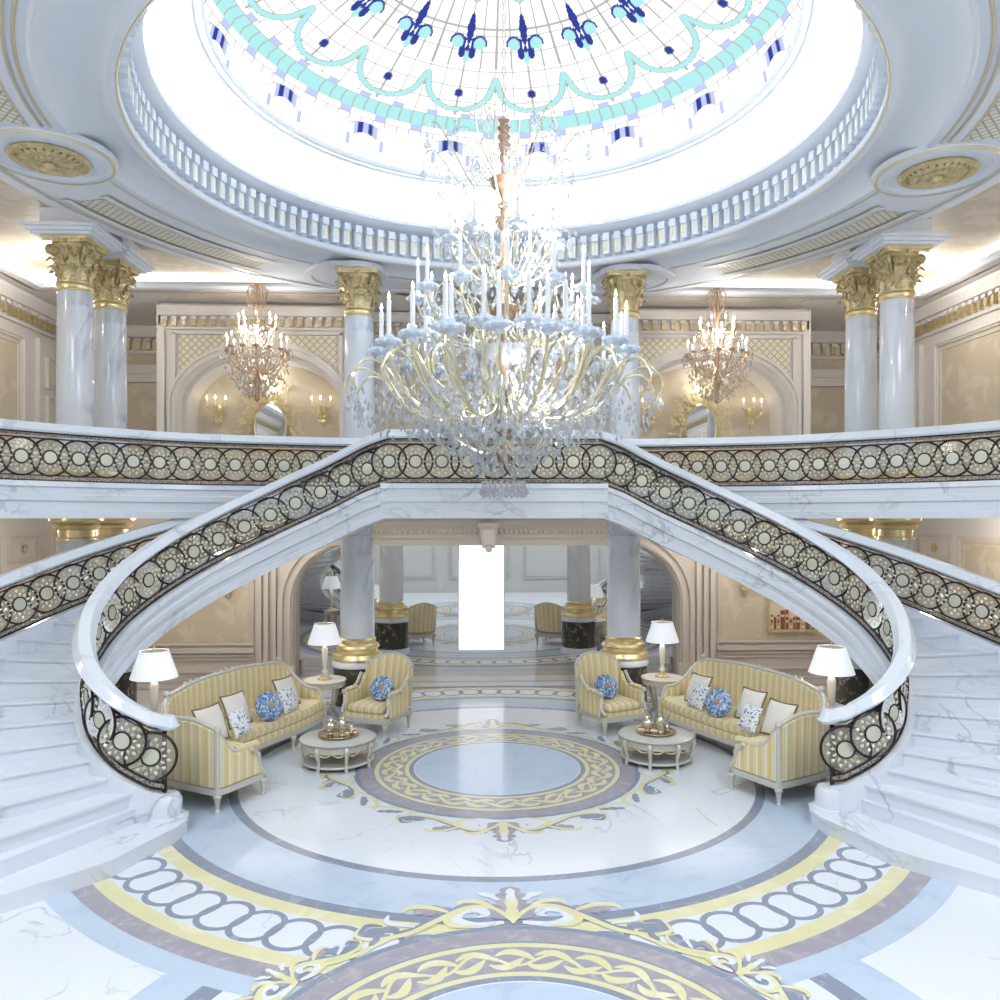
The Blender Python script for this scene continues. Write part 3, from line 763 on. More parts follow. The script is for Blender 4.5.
# ------------------------------------------------------------------ STAIRS
def stair(f, side):
    t = thing('staircase', 'curved white marble staircase sweeping up the %s side to the landing' % side, 'staircase', (0, 0, 0))
    N = 24; rise = ZF/N
    def lerp2(a, b, k): return (a[0]+(b[0]-a[0])*k, a[1]+(b[1]-a[1])*k)
    zc = lambda z: z+.36+.10      # ring-centre height over a tread
    # stringers: moulded band under the rails
    st = [(-.10, -.36), (.10, -.36), (.11, -.43), (.07, -.45), (.07, -.53), (.11, -.55), (.11, -.63), (.06, -.65), (.06, -.73), (.09, -.75), (.09, -.86), (-.10, -.86)]
    ip = [(p.x*f, p.y, p.z) for p in IP]+[(-3.66*f, 8.85, .76)]
    op = [(p.x*f, p.y, p.z) for p in OP]
    # inner side faces the middle of the hall
    def clampz(mb, prof, path):
        mb.sweep(path, prof, 0)
        for i, v in enumerate(mb.v):
            if v[2] < .0: mb.v[i] = (v[0], v[1], .0)
    mb = MB(); clampz(mb, [(f*a, b) for a, b in st] if f > 0 else [(f*a, b) for a, b in st], ip); mb.build('stringer', M['stairmarble'], t)
    mb = MB(); clampz(mb, [(-a*f, b) for a, b in st], op); mb.build('stringer', M['stairmarble'], t)
    # curb end at the newel
    mb = MB(); mb.lathe([(.0, 0), (.21, 0), (.21, .17), (.17, .18), (.17, .34), (.14, .39), (0, .39)], (-3.68*f, 8.84, 0), 24); mb.build('newel_curb', M['stairmarble'], t)
    for i in range(1, N+1):
        z1 = rise*i; z0 = max(0, z1-rise-.14) if i > 2 else 0
        if i <= 2: z0 = 0
        za = zc(rise*(i-.0)); zb = zc(rise*(i+1))
        pa, pb = on_path(IP, za-.05), on_path(IP, zb-.05); qa, qb = on_path(OP, za-.05), on_path(OP, zb-.05)
        if i == N: pb = Vector((-1.60, 12.2, 0)); qb = Vector((-1.92, 13.5, 0))
        if i == 1:
            P = [(-3.48, 8.95), (-3.42, 8.75), (-3.44, 8.5), (-3.53, 8.29), (-3.65, 7.98), (-3.75, 7.7), (-3.95, 7.46), (-4.4, 7.0), (-5.1, 6.2), (-5.7, 5.2), (-6.6, 6.0), (-4.6, 8.7), (-3.9, 9.0)]
        elif i == 2:
            P = [(-3.86, 8.86), (-3.9, 8.62), (-4.0, 8.42), (-4.35, 7.75), (-4.75, 7.0), (-5.35, 6.2), (-5.9, 5.6), (-6.9, 6.6), (-4.7, 8.9), (-4.2, 9.0)]
        else:
            m1 = lerp2(pa, qa, .5); m2 = lerp2(pa, qa, .25)
            P = [(pa.x, pa.y), (qa.x, qa.y), (qb.x, qb.y), (pb.x, pb.y)]
            # nosing bows a little
            dx, dy = pa.x-pb.x, pa.y-pb.y; d = math.hypot(dx, dy)+1e-6
            bow = .05 if i > 8 else .12
            P = [(pa.x, pa.y)]+[(pa.x+(qa.x-pa.x)*k/6+dx/d*bow*math.sin(PI*k/6), pa.y+(qa.y-pa.y)*k/6+dy/d*bow*math.sin(PI*k/6)) for k in range(1, 6)]+[(qa.x, qa.y), (qb.x, qb.y), (pb.x, pb.y)]
        P = [(x*f, y) for x, y in P]
        if f < 0: P = P[::-1]
        mb = MB(); mb.prism(P, z0, z1-.03)
        if i > 2:
            ux, uy = (pa.x+qa.x-pb.x-qb.x)*f, (pa.y+qa.y-pb.y-qb.y); ul = math.hypot(ux, uy)+1e-6; nf = len(P)-2
            Q = [(x+ux/ul*.025, y+uy/ul*.025) if ((k < nf) if f > 0 else (k >= 2)) else (x, y) for k, (x, y) in enumerate(P)]
        else:
            gx, gy = sum(p[0] for p in P)/len(P), sum(p[1] for p in P)/len(P)
            Q = [(gx+(x-gx)*1.012, gy+(y-gy)*1.012) for x, y in P]
        mb.prism(Q, z1-.03, z1)
        # thin nosing line
        mb.build('step', M['stairmarble'], t, smooth=20)
    # smooth soffit under the flight
    mb = MB(); n = 30; rows = []
    for k in range(n+1):
        z = 4.26-(4.26-1.3)*k/n; a = on_path(IP, z); b = on_path(OP, z)
        rows.append((mb.vert((a.x*f, a.y, z-.84)), mb.vert((b.x*f, b.y, z-.84))))
    for A, B in zip(rows, rows[1:]): mb.face((A[0], A[1], B[1], B[0]))
    mb.build('soffit', M['stairmarble'], t)
stair(1, 'left'); stair(-1, 'right')
# rounded end blocks of the inner handrails, as parts of those railings
for o in [o for o in bpy.data.objects if o.name.startswith('stair_railing') and 'inner' in o['label']]:
    sx = -1 if 'left' in o['label'] else 1
    mb = MB(mx=-sx); mb.lathe([(0, 0), (.1, 0), (.125, .03), (.1, .06), (.09, .1), (.06, .135), (0, .14)], (-3.66, 8.85, 1.105), 20)
    mb.build('handrail_end', M['marble'], o)
    mb = MB(mx=-sx); mb.box(-3.71, -3.67, 8.81, 8.85, .39, 1.11); mb.build('end_post', M['iron'], o)
    
# ------------------------------------------------------------------ COLUMNS
def capital(mb, r, h, m=0):
    """Corinthian: bell, two rows of curled leaves, corner volutes, concave abacus"""
    mb.lathe([(r*.98, 0), (r*1.06, .02*h), (r*1.06, .06*h), (r*.97, .08*h), (r*.95, .3*h), (r*1.02, .6*h), (r*1.25, .84*h), (r*1.3, .88*h)], seg=24, m=m)
    for row, (z0, lh, n, ph) in enumerate(((.07, .36, 8, 0), (.2, .5, 8, PI/8), (.5, .34, 16, PI/16))):
        for k in range(n):
            a = ph+2*PI*k/n; pts = []; W = []
            rb = r*(.98 if row < 2 else 1.05)
            for j in range(7):
                t_ = j/6
                rr = rb+r*(.08*t_+.62*max(0, t_-.45)**1.4*2); zz = (z0+lh*(t_ if t_ < .83 else .83-(t_-.83)*1.0))*h
                pts.append((rr, zz)); W.append(r*(.26 if row < 2 else .14)*(.85+.3*math.sin(PI*t_))*(1 if t_ < .9 else .55))
            rows = []
            for (rr, zz), w in zip(pts, W):
                rows.append([mb.vert(((rr+dd)*math.cos(a)-w*q*math.sin(a), (rr+dd)*math.sin(a)+w*q*math.cos(a), zz)) for q, dd in ((-1, -.02*r), (-.5, .05*r), (0, .0), (.5, .05*r), (1, -.02*r))])
            for A, B in zip(rows, rows[1:]):
                for q in range(4): mb.face((A[q], A[q+1], B[q+1], B[q]), m)
    for k in range(4):
        a = PI/4+k*PI/2
        sp = []
        for j in range(15):
            t_ = j/14; ang = -PI*.5+t_*3.4*PI; rad = r*.3*(1-t_*.8)
            sp.append(((r*1.42)+rad*math.cos(ang), h*.74+rad*math.sin(ang)))
        sp = [(r*1.0, h*.45), (r*1.2, h*.6)]+sp
        mb.tube([(x*math.cos(a), x*math.sin(a), z) for x, z in sp], r*.085, 6, m)
        b = k*PI/2; mb.ball((r*1.32*math.cos(b), r*1.32*math.sin(b), h*.9), r*.15, m, 8, 5)
    rc = random.Random(2)
    for k in range(110):
        a = rc.random()*2*PI; q = rc.uniform(.12, .84); rr = r*(1.02+.12*q+.38*max(0, q-.4))+r*rc.uniform(-.02, .1)
        mb.ball((rr*math.cos(a), rr*math.sin(a), h*q), r*rc.uniform(.06, .11), m, 5, 4, (1, 1, 1.3))
    P = []
    for k in range(4):
        a = PI/4+k*PI/2
        P += [(r*1.92*math.cos(a-.06), r*1.92*math.sin(a-.06)), (r*1.92*math.cos(a+.06), r*1.92*math.sin(a+.06))]
        for q in (.3, .5, .7): aa = a+q*PI/2; rr = r*1.92*.7071/math.cos(abs(q-.5)*PI/2)*(.95 if q == .5 else 1.0); P.append((rr*math.cos(aa), rr*math.sin(aa)))
    mb.prism(P, h*.88, h*.94, m); mb.prism([(x*1.05, y*1.05) for x, y in P], h*.94, h, m)

def upper_column(x, y, label, block=True, r=.275):
    t = thing('column', label, 'column', (x, y, ZF), 0, None)
    top = 7.70 if block else 7.73; H = top-ZF; ch = .68; r1 = r*.9
    mb = MB(); mb.lathe([(r, .25), (r*1.0, .4)]+[(r-(r-r1)*(k/8)**1.5, .4+(H-ch-.4)*k/8) for k in range(1, 9)], seg=40); mb.build('shaft', M['colmarble'], t)
    mb = MB(); mb.lathe([(0, 0), (r*1.35, 0), (r*1.35, .08), (r*1.3, .14), (r*1.12, .16), (r*1.2, .2), (r*1.15, .25), (r*.9, .26)], seg=32); mb.build('base', M['gold'], t)
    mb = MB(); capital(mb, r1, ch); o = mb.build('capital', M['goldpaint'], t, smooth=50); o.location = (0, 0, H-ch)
    mb = MB(); mb.lathe([(r1*.95, 0), (r1*1.08, .015), (r1*1.1, .03), (r1*1.04, .05), (r1*1.04, .09), (r1*1.1, .105), (r1*1.0, .12)], (0, 0, H-ch-.12), 32); mb.build('necking', M['gold'], t)
    if block:
        mb = MB()
        for (w, z0, z1) in ((.44, 0, .04), (.50, .04, .09), (.56, .09, .14)): mb.box(-w, w, -w, w, H+z0, H+z1)
        mb.box(-.36, .36, -.36, .36, H+.1, 8.12-ZF)
        mb.build('impost_block', M['white'], t)
    else:
        mb = MB(); mb.lathe([(0, H), (.42, H), (.45, H+.09), (0, H+.09)], seg=32); mb.build('impost_block', M['white'], t)
    return t
def lower_column(x, y, label, plinth, r=.30, top='gold'):
    t = thing('column', label, 'column', (x, y, 0), 0, None)
    H = ZS
    mb = MB(); mb.lathe([(0, 0), (plinth*1.12, 0), (plinth*1.12, .06), (plinth*1.06, .12), (plinth*1.02, .14)], seg=40); mb.build('foot', M['marble'], t)
    mb = MB(); mb.lathe([(plinth, .14), (plinth, .8)], seg=40); mb.build('plinth', M['darkmarble'], t)
    mb = MB(); mb.lathe([(0, .8), (plinth*1.05, .8), (plinth*1.08, .84), (plinth*1.05, .9), (plinth*.8, .92)], seg=40); mb.build('plinth_cap', M['marble'], t)
    mb = MB(); mb.lathe([(r*1.45, .9), (r*1.5, .95), (r*1.42, 1.02), (r*1.2, 1.05), (r*1.18, 1.1), (r*1.3, 1.13), (r*1.26, 1.18), (r*1.05, 1.22), (r*1.1, 1.27), (r, 1.3)], seg=40); mb.build('base', M['gold'], t)
    mb = MB(); mb.lathe([(r, 1.28), (r*1.0, 2.0), (r*.95, H-.3)], seg=40); mb.build('shaft', M['colmarble'], t)
    mb = MB(); mb.lathe([(r*.93, H-.36), (r*1.03, H-.35), (r*1.03, H-.32), (r*.96, H-.31)], seg=40); mb.build('collar', M[top], t)
    mb = MB(); mb.lathe([(r*.93, H-.30), (r*.95, H-.19), (r*1.15, H-.17), (r*1.22, H-.12), (r*1.12, H-.1), (r*1.28, H-.07), (r*1.4, H-.04), (r*1.4, H)] if top == 'gold' else [(r*.93, H-.3), (r*.93, H-.1), (r*1.05, H-.08), (r*1.1, H)], seg=40); mb.build('capital', M[top], t)
    return t
for s, side in ((-1, 'left'), (1, 'right')):
    upper_column(-2.34 if s < 0 else 2.39, 14.24, 'white marble column with gilt capital on the gallery, beside the great chandelier on its %s' % side, False)
    upper_column(s*6.55, 12.75, 'white marble column on the %s gallery, front one of the pair' % side)
    upper_column(s*6.5, 13.85, 'white marble column on the %s gallery, rear one of the pair' % side)
    lower_column(s*2.37, 14.24, 'marble column with dark plinth and gold base behind the %s armchair' % side, .42, .30, 'colmarble')
    lower_column(s*6.6, 12.9, 'ground floor marble column under the %s gallery, front one of the pair' % side, .4, .28)
    lower_column(s*6.5, 13.9, 'ground floor marble column under the %s gallery, rear one of the pair' % side, .4, .28)

# ------------------------------------------------------------------ CEILING
def ceiling():
    cx, cy = RC
    WH, BE, LT, GD, LA, SO = range(6)
    mats = [M['white'], M['ceilpaper'], M['cove'], M['goldline'], M['ceillattice'], M['soffit'], M['cove2']]
    mb = MB(); seg = 160
    # beige tray with round hole (radial quads out to the rectangle)
    RX, RY0, RY1 = 8.6, FY, 15.6; R0 = 6.5
    def out(a):
        dx, dy = math.cos(a), math.sin(a); t = 1e9
        if dx > 1e-9: t = min(t, (RX-cx)/dx)
        if dx < -1e-9: t = min(t, (-RX-cx)/dx)
        if dy > 1e-9: t = min(t, (RY1-cy)/dy)
        if dy < -1e-9: t = min(t, (RY0-cy)/dy)
        return t
    R0 = 5.6
    for k in range(seg):
        a, b = 2*PI*k/seg, 2*PI*(k+1)/seg; A, B = max(R0, out(a)), max(R0, out(b))
        mb.poly([(cx+R0*math.cos(a), cy+R0*math.sin(a), 8.12), (cx+A*math.cos(a), cy+A*math.sin(a), 8.12), (cx+B*math.cos(b), cy+B*math.sin(b), 8.12), (cx+R0*math.cos(b), cy+R0*math.sin(b), 8.12)], BE)
    for sx in (-1, 1):
        for (yy, y2) in ((RY1, RY1-2.2), (RY0, RY0+2)):
            mb.quad((sx*RX, yy, 8.122), (sx*(RX-3.0), yy, 8.122), (sx*(RX-3.0), y2, 8.122), (sx*RX, y2, 8.122), BE)
    # perimeter: cove lip, light strip, lower soffit over the galleries
    mb.box(-RX-1, -RX, FY, 19.2, 7.8, 7.84, SO); mb.box(RX, RX+1, FY, 19.2, 7.8, 7.84, SO); mb.box(-RX, RX, RY1, 19.2, 7.8, 7.84, SO)
    loop = [(-RX, FY), (-RX, RY1), (RX, RY1), (RX, FY)]
    mb.sweep([(x, y, 7.8) for x, y in loop], [(0, 0), (-.06, 0), (-.1, .04), (-.1, .07), (-.05, .1), (-.05, .14), (0, .14)], WH)
    mb.sweep([(x, y, 7.8) for x, y in loop], [(.1, .15), (.1, .3), (.14, .3), (.14, .15)], LT)
    mb.sweep([(x, y, 7.8) for x, y in loop], [(.16, 0), (.16, .34), (.2, .34), (.2, 0)], WH)
    # decorative beige soffit panels above the niches
    for s in (-1, 1):
        a, b = sorted((s*2.6, s*6.4)); mb.box(a, b, 15.85, 16.25, 7.79, 7.8, BE)
    # the great ring: flat soffit with curved outer step and lip
    def ringsweep(prof, m, R=0, sg=seg, mf=None): mb.lathe(prof, (cx, cy, 0), sg, m, mf=mf)
    ringsweep([(6.65, 8.12), (6.65, 7.95), (6.6, 7.9), (6.6, 7.84), (6.55, 7.82), (5.08, 7.82), (5.05, 7.79), (5.02, 7.79), (4.98, 7.83), (4.82, 7.9), (4.66, 7.92), (4.5, 7.88), (4.4, 7.80), (4.33, 7.80), (4.30, 7.84), (4.30, 7.9)], WH)
    ringsweep([(4.325, 7.798), (4.31, 7.79), (4.295, 7.80)], GD)
    ringsweep([(6.42, 7.819), (6.42, 7.81), (6.38, 7.81), (6.38, 7.819)], WH)
    ringsweep([(6.36, 7.815), (6.34, 7.808), (6.32, 7.815)], GD)
    # modillion band
    ringsweep([(4.30, 7.9), (4.34, 7.93), (4.34, 8.3), (4.2, 8.33), (4.12, 8.36), (4.06, 8.40), (4.06, 8.46), (4.2, 8.47), (4.42, 8.47)], WH)
    n = 132
    for k in range(n):
        a = 2*PI*k/n
        for (rr, zz, sx, sy, sz, m) in ((4.27, 8.10, .13, .1, .34, WH), (4.225, 8.22, .1, .11, .12, WH), (4.215, 8.08, .03, .055, .2, GD)):
            mb.obox((cx+rr*math.cos(a), cy+rr*math.sin(a), zz), a, sx, sy, sz, m)
        a2 = a+PI/n; mb.obox((cx+4.325*math.cos(a2), cy+4.325*math.sin(a2), 8.1), a2, .02, .05, .24, GD)
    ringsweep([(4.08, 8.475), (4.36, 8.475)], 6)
    # luminous cove up to the glass
    ringsweep([(4.42, 8.47), (4.42, 8.6), (4.3, 8.85), (4.05, 9.02), (3.78, 9.08), (3.72, 9.06), (3.72, 9.0), (3.66, 8.96), (3.60, 8.98), (3.58, 9.02), (3.5, 9.0), (3.47, 9.03), (3.47, 9.08), (3.92, 9.08)], WH)
    # ring ornaments: trellis panels and mouldings around the roundels
    def arcpanel(r0, r1, a0, a1, m_fill, grow=0):
        n_ = 30; zf = 7.814
        rows = [[mb.vert((cx+r*math.cos(a0+(a1-a0)*k/n_), cy+r*math.sin(a0+(a1-a0)*k/n_), zf)) for k in range(n_+1)] for r in (r0, r1)]
        for k in range(n_): mb.face((rows[0][k], rows[0][k+1], rows[1][k+1], rows[1][k]), m_fill)
        for (rr0, rr1, zz, mm, g) in ((-.12, .0, 7.80, WH, .02), (-.02, .012, 7.795, GD, 0), (-.15, -.12, 7.798, GD, .025)):
            L = []
            for k in range(n_+1): a = a0-g+(a1-a0+2*g)*k/n_; L.append((a, r0))
            for k in range(n_+1): a = a1+g-(a1-a0+2*g)*k/n_; L.append((a, r1))
            P = []
            for (a, r) in L:
                sgn = -1 if r == r0 else 1
                P.append((a, r-sgn*rr0 if False else r+sgn*(-rr0), r+sgn*(-rr1)))
            N_ = len(P)
            V = [(mb.vert((cx+p[1]*math.cos(p[0]), cy+p[1]*math.sin(p[0]), zz)), mb.vert((cx+p[2]*math.cos(p[0]), cy+p[2]*math.sin(p[0]), zz))) for p in P]
            for k in range(N_): mb.face((V[k][0], V[(k+1) % N_][0], V[(k+1) % N_][1], V[k][1]), mm)
    for k in range(6):
        a = PI/3*k
        arcpanel(5.62 if k not in (3, 5) else 5.4, 6.08, a+R_(14 if k != 3 else 8), a+R_(46 if k != 5 else 52), LA)
    # roundel bosses: raised discs breaking the ring mouldings
    for k in range(6):
        a = PI/3*k; x, y = cx+5.5*math.cos(a), cy+5.5*math.sin(a)
        if k in (1, 2): x, y = (2.42 if k == 1 else -2.42)+.2*(1 if k == 1 else -1), 14.6
        mb.lathe([(.76, 7.83), (.76, 7.78), (.73, 7.75), (.62, 7.74), (.60, 7.77), (.0, 7.77)], (x, y, 0), 48, WH)
        if k in (0, 3): mb.lathe([(.745, 7.765), (.72, 7.735), (.70, 7.742)], (x, y, 0), 48, GD)
    ringsweep([(5.2, 7.815), (5.18, 7.805), (5.16, 7.815)], GD)
    # upper closing roof around the dome opening
    struct(mb.build('ceiling', mats, smooth=30), 'white ring ceiling with gilt lines round the glass dome')
ceiling()

def rosette_thing(x, y, label):
    t = thing('ceiling_rosette', label, 'rosette', (x, y, 7.77), 0, None)
    mb = MB(); mb.lathe([(.44, 0), (.46, -.03), (.42, -.05), (.39, -.03), (.37, -.045), (.35, -.02), (.0, -.015)], (0, 0, 0), 40); mb.build('rim', M['goldpaint'], t)
    mb = MB()
    for row, (n, r0, r1, w) in enumerate(((22, .14, .35, .038), (14, .05, .24, .033))):
        for k in range(n):
            a = 2*PI*(k+.5*row)/n; rows = []
            for j in range(6):
                q = j/5; r = r0+(r1-r0)*q; ww = w*(.4+1.0*math.sin(PI*q)); z = -.03-.05*math.sin(PI*q)-.02*row
                rows.append([mb.vert((r*math.cos(a)-e*ww*math.sin(a), r*math.sin(a)+e*ww*math.cos(a), z+(.02 if e else 0))) for e in (-1, 0, 1)])
            for A, B in zip(rows, rows[1:]):
                for q in range(2): mb.face((A[q], A[q+1], B[q+1], B[q]))
    mb.ball((0, 0, -.07), .07); mb.build('leaf_relief', M['goldpaint'], t, smooth=60)
rosette_thing(RC[0]-5.5, RC[1], 'gilt leaf rosette in the ceiling ring above the left gallery')
rosette_thing(RC[0]+5.5, RC[1], 'gilt leaf rosette in the ceiling ring above the right gallery')

# ------------------------------------------------------------------ GLASS DOME
def dome():
    cx, cy = RC; RG = 3.9
    TAB = [(0, 7.75), (1.0, 7.6), (1.6, 7.38), (2.15, 7.15), (2.8, 6.9), (3.3, 6.7), (3.6, 6.6), (3.75, 6.38), (3.85, 6.0), (3.9, 5.68)]
    def zz(r):
        for (a, b), (c, d) in zip(TAB, TAB[1:]):
            if r <= c: return 3.4+b+(d-b)*(r-a)/(c-a)
        return 3.4+TAB[-1][1]
    CL = (1, 1, 1); AQ = (.33, .60, .585); DB = (.03, .04, .22); LV = (.40, .44, .72); LE = (.36, .34, .30)
    def sd(r, th):
        """colour of the leaded glass at radius r and angle th; sixteen bays"""
        sec = PI/8; a = ((th % sec)-sec/2)
        x, y = r*math.sin(a), r*math.cos(a)
        rib = abs(abs(a)-sec/2)*r < .016 and r > .5
        fr = 1.60-.13*abs(math.cos(8*th))
        if r < fr: return LE if (abs(r-fr+.015) < .013 or rib or abs(r-.9) < .01) else AQ
        # scalloped aqua arcs, one per bay
        if 2.70 < r < 3.40:
            if y >= 2.86: d = math.hypot(x/.545, (y-2.86)/.47)
            else: d = abs(x)/(.545+.02*(2.86-y)/.1)
            if .85 < d < 1.0: return AQ
            if .82 < d < 1.03: return LE
        d = math.hypot(x, y-3.0)
        if d < .065: return DB
        if d < .08: return LE
        # fleur
        Y = (y-1.70)/.90*.80+1.08; X = x/1.08
        if 1.08 < Y < 1.88:
            if 1.10 < Y < 1.52 and abs(X) < .052*math.sin(PI*min(1, (Y-1.10)/.42))**.6: return DB
            for s in (-1, 1):
                dd = math.hypot(X-s*.155, Y-1.50)
                if dd < .085: return AQ
                if dd < .115 and Y < 1.52: return DB
                if math.hypot((X-s*.075)/.05, (Y-1.62)/.10) < 1: return DB
                if math.hypot((X-s*.07)/.035, (Y-1.48)/.07) < 1: return DB
            if Y > 1.62 and abs(X) < .085*(1-(Y-1.62)/.22): return AQ
            if math.hypot(X/.03, (Y-1.57)/.05) < 1: return DB
        # aqua belt with lavender checks
        n = 112; c = (th*n/(2*PI)) % 1; ci = int(th*n/(2*PI))
        if 3.45 < r < 3.655: return LE if (c < .09 or abs(r-3.455) < .006) else AQ
        if 3.38 < r <= 3.45 and ci % 3 == 0: return LV
        if 3.655 <= r < 3.70 and ci % 3 == 1: return LV
        if abs(r-3.703) < .004 or abs(r-3.375) < .006: return LE
        if 3.70 < r < 3.75 and c < .09: return LE
        m = abs(a); rs = 3.785-.022*(1-(a/.062)**2)
        if m < .058 and rs-.024 < r < rs+.024:
            k = int((a+.058)/.0232); e = ((a+.058)/.0232) % 1
            return LE if e < .08 else (DB if k in (1, 3) else LV)
        if .068 < m < .088 and 3.80 < r < 3.845: return LV
        if abs(r-(3.745+.03*(a/.1)**2)) < .0025 and m < .13: return LE
        if rib and r < 3.6: return LE
        if r < 3.41:
            c2 = (th*64/(2*PI)) % 1
            if min(c2, 1-c2)*2*PI*r/64 < .012: return LE
            for q in (1.95, 2.05, 2.3, 2.62, 2.9, 3.15):
                if abs(r-q) < .011: return LE
        return CL
    mb = MB(); nr, na = 330, 1008
    import bpy as _b
    verts = [(cx, cy, zz(0)+0)]; cols = [AQ]
    for i in range(1, nr+1):
        r = 3.36*i/180 if i <= 180 else 3.36+(RG-3.36)*(i-180)/(nr-180)
        for k in range(na):
            th = 2*PI*k/na; verts.append((cx+r*math.cos(th), cy+r*math.sin(th), zz(r))); cols.append(sd(r, th))
    faces = [(0, 1+k, 1+(k+1) % na) for k in range(na)]
    for i in range(nr-1):
        b0 = 1+i*na; b1 = b0+na
        for k in range(na):
            k2 = (k+1) % na; faces.append((b0+k, b1+k, b1+k2, b0+k2))
    me = bpy.data.meshes.new('window_1'); me.from_pydata(verts, [], faces)
    ca = me.color_attributes.new('glass', 'FLOAT_COLOR', 'POINT')
    flat = []
    for c in cols: flat += [*c, 1.0]
    ca.data.foreach_set('color', flat)
    m = bpy.data.materials.new('leaded_stained_glass'); m.use_nodes = True; nt = m.node_tree; nt.nodes.clear()
    o = nt.nodes.new('ShaderNodeOutputMaterial'); at = nt.nodes.new('ShaderNodeAttribute'); at.attribute_name = 'glass'
    tr = nt.nodes.new('ShaderNodeBsdfTransparent'); nt.links.new(at.outputs['Color'], tr.inputs[0]); nt.links.new(tr.outputs[0], o.inputs[0])
    me.materials.append(m); me.shade_smooth()
    ob = bpy.data.objects.new('window_1', me); COL.objects.link(ob); struct(ob, 'leaded glass dome with aqua and blue pattern')
dome()

# ------------------------------------------------------------------ CHANDELIERS
def crystal_drop_mesh(r, h):
    mb = MB(); mb.drop((0, 0, 0), r, h, 0, 6); mb.ball((0, 0, h*.62), r*.45, 0, 6, 4)
    o = mb.build('crystal_drop', M['crystal'], smooth=0); me = o.data; bpy.data.objects.remove(o); return me

def great_chandelier():
    cx, cy = RC[0]+.02, RC[1]
    t = thing('great_chandelier', 'giant tiered crystal chandelier hanging under the glass dome', 'chandelier', (cx, cy, 3.66))
    def build(mb, name, m, par=t, **k):
        o = mb.build(name, m, par, **k); return o
    off = 3.66
    Z = lambda z: z-off
    # central stem
    mb = MB()
    prof = [(.0, 4.05), (.07, 4.08), (.10, 4.2), (.05, 4.3), (.06, 4.42), (.13, 4.5), (.05, 4.62), (.055, 5.0), (.10, 5.08), (.07, 5.2), (.05, 5.35), (.14, 5.45), (.16, 5.52), (.05, 5.6), (.055, 5.78), (.18, 5.9), (.22, 6.0), (.10, 6.06), (.06, 6.2), (.045, 6.4), (.1, 6.5), (.04, 6.6), (.05, 6.75), (.035, 6.95), (.09, 7.02), (.13, 7.1), (.04, 7.14), (.05, 7.22), (.09, 7.28), (.03, 7.33), (.07, 7.45), (.16, 7.5), (.19, 7.58), (.14, 7.61), (.03, 7.64), (.03, 7.8), (.08, 7.86), (.03, 7.92), (.09, 8.02), (.05, 8.06), (.09, 8.12), (.05, 8.16), (.09, 8.22), (.05, 8.27), (.08, 8.32), (.0, 8.36)]
    mb.lathe([(r, Z(z)) for r, z in prof], seg=16); build(mb, 'stem', M['stem'])
    mb = MB()
    for k in range(20):
        z = Z(8.38)+k*.11; mb.tube([(.022*math.cos(q*PI/4)*(1 if k % 2 else 0), .022*math.cos(q*PI/4)*(0 if k % 2 else 1), z+.06*math.sin(q*PI/4)) for q in range(8)], .006, 5, 0, True)
    build(mb, 'chain', M['stem'])
    cr = MB(); rnd = random.Random(3)
    def D(x, y, z, r=.02, h=.08): cr.drop((x, y, Z(z)), r, h, 0, 5, rnd.random()*3)
    # arms with dish, candle and flame as sub-parts, shared mesh per tier
    def tier(n, ph, prof, cup, cr_r, cand_h, rad, tips=None, candle=True):
        S = smoothpath([(a, 0, b) for a, b in prof], 5)
        mb = MB(); mb.tube([(p.x, 0, Z(p.z)) for p in S], rad, 6)
        if tips:
            S2 = smoothpath([(a, 0, b) for a, b in tips], 5); mb.tube([(p.x, 0, Z(p.z)) for p in S2], rad*.8, 6)
        arm = build(mb, 'arm', M['armgold'], None)
        parts = []
        if candle:
            mb = MB(); c = (cup[0], 0, Z(cup[1]))
            pr = [(0, -.05), (.03, -.06), (.05, -.02), (.10, -.01), (.13, .02), (.125, .05), (.07, .045), (.05, .06), (.04, .1), (.0, .1)]
            mb.lathe([(r*cr_r, z*cr_r) for r, z in pr], c, 14)
            for k in range(8): a = 2*PI*k/8; mb.ball((c[0]+.115*cr_r*math.cos(a), .115*cr_r*math.sin(a), c[2]+.02), .035*cr_r, 0, 6, 4)
            parts.append(build(mb, 'candle_dish', M['cup'], arm))
            mb = MB(); mb.lathe([(.024*cr_r, .08*cr_r), (.024*cr_r, cand_h), (.008, cand_h+.012), (0, cand_h+.012)], c, 10); parts.append(build(mb, 'candle', M['candle'], arm))
            mb = MB(); mb.lathe([(0, 0), (.013, .02), (.016, .04), (.009, .07), (0, .10)], (c[0], 0, c[2]+cand_h+.01), 8); parts.append(build(mb, 'flame', M['flame'], arm))
        for k in range(n):
            a = ph+2*PI*k/n
            if k == 0: o = arm
            else:
                o = arm.copy(); COL.objects.link(o)
                for q in parts: w = q.copy(); COL.objects.link(w); w.parent = o
            o.parent = t; o.rotation_euler = (0, 0, a)
    tier(18, .1, [(.16, 5.0), (.3, 4.72), (.7, 4.58), (1.15, 4.72), (1.42, 5.1), (1.5, 5.34)], (1.5, 5.4), 1.15, .5, .02, [(.9, 4.62), (1.3, 4.85), (1.55, 5.15), (1.78, 5.2), (1.93, 5.02), (1.9, 4.88)])
    tier(12, .25, [(.12, 5.15), (.28, 4.86), (.6, 4.76), (.88, 5.0), (.98, 5.35), (.98, 5.52)], (.98, 5.58), 1.2, .55, .018, [(.5, 4.78), (.9, 5.1), (1.15, 5.45), (1.35, 5.4), (1.38, 5.22)])
    tier(12, .0, [(.08, 5.75), (.3, 5.55), (.7, 5.6), (.98, 5.85), (1.06, 6.02)], (1.06, 6.08), 1.0, .42, .015, [(.3, 5.58), (.5, 6.1), (.75, 6.3), (.85, 6.12)])
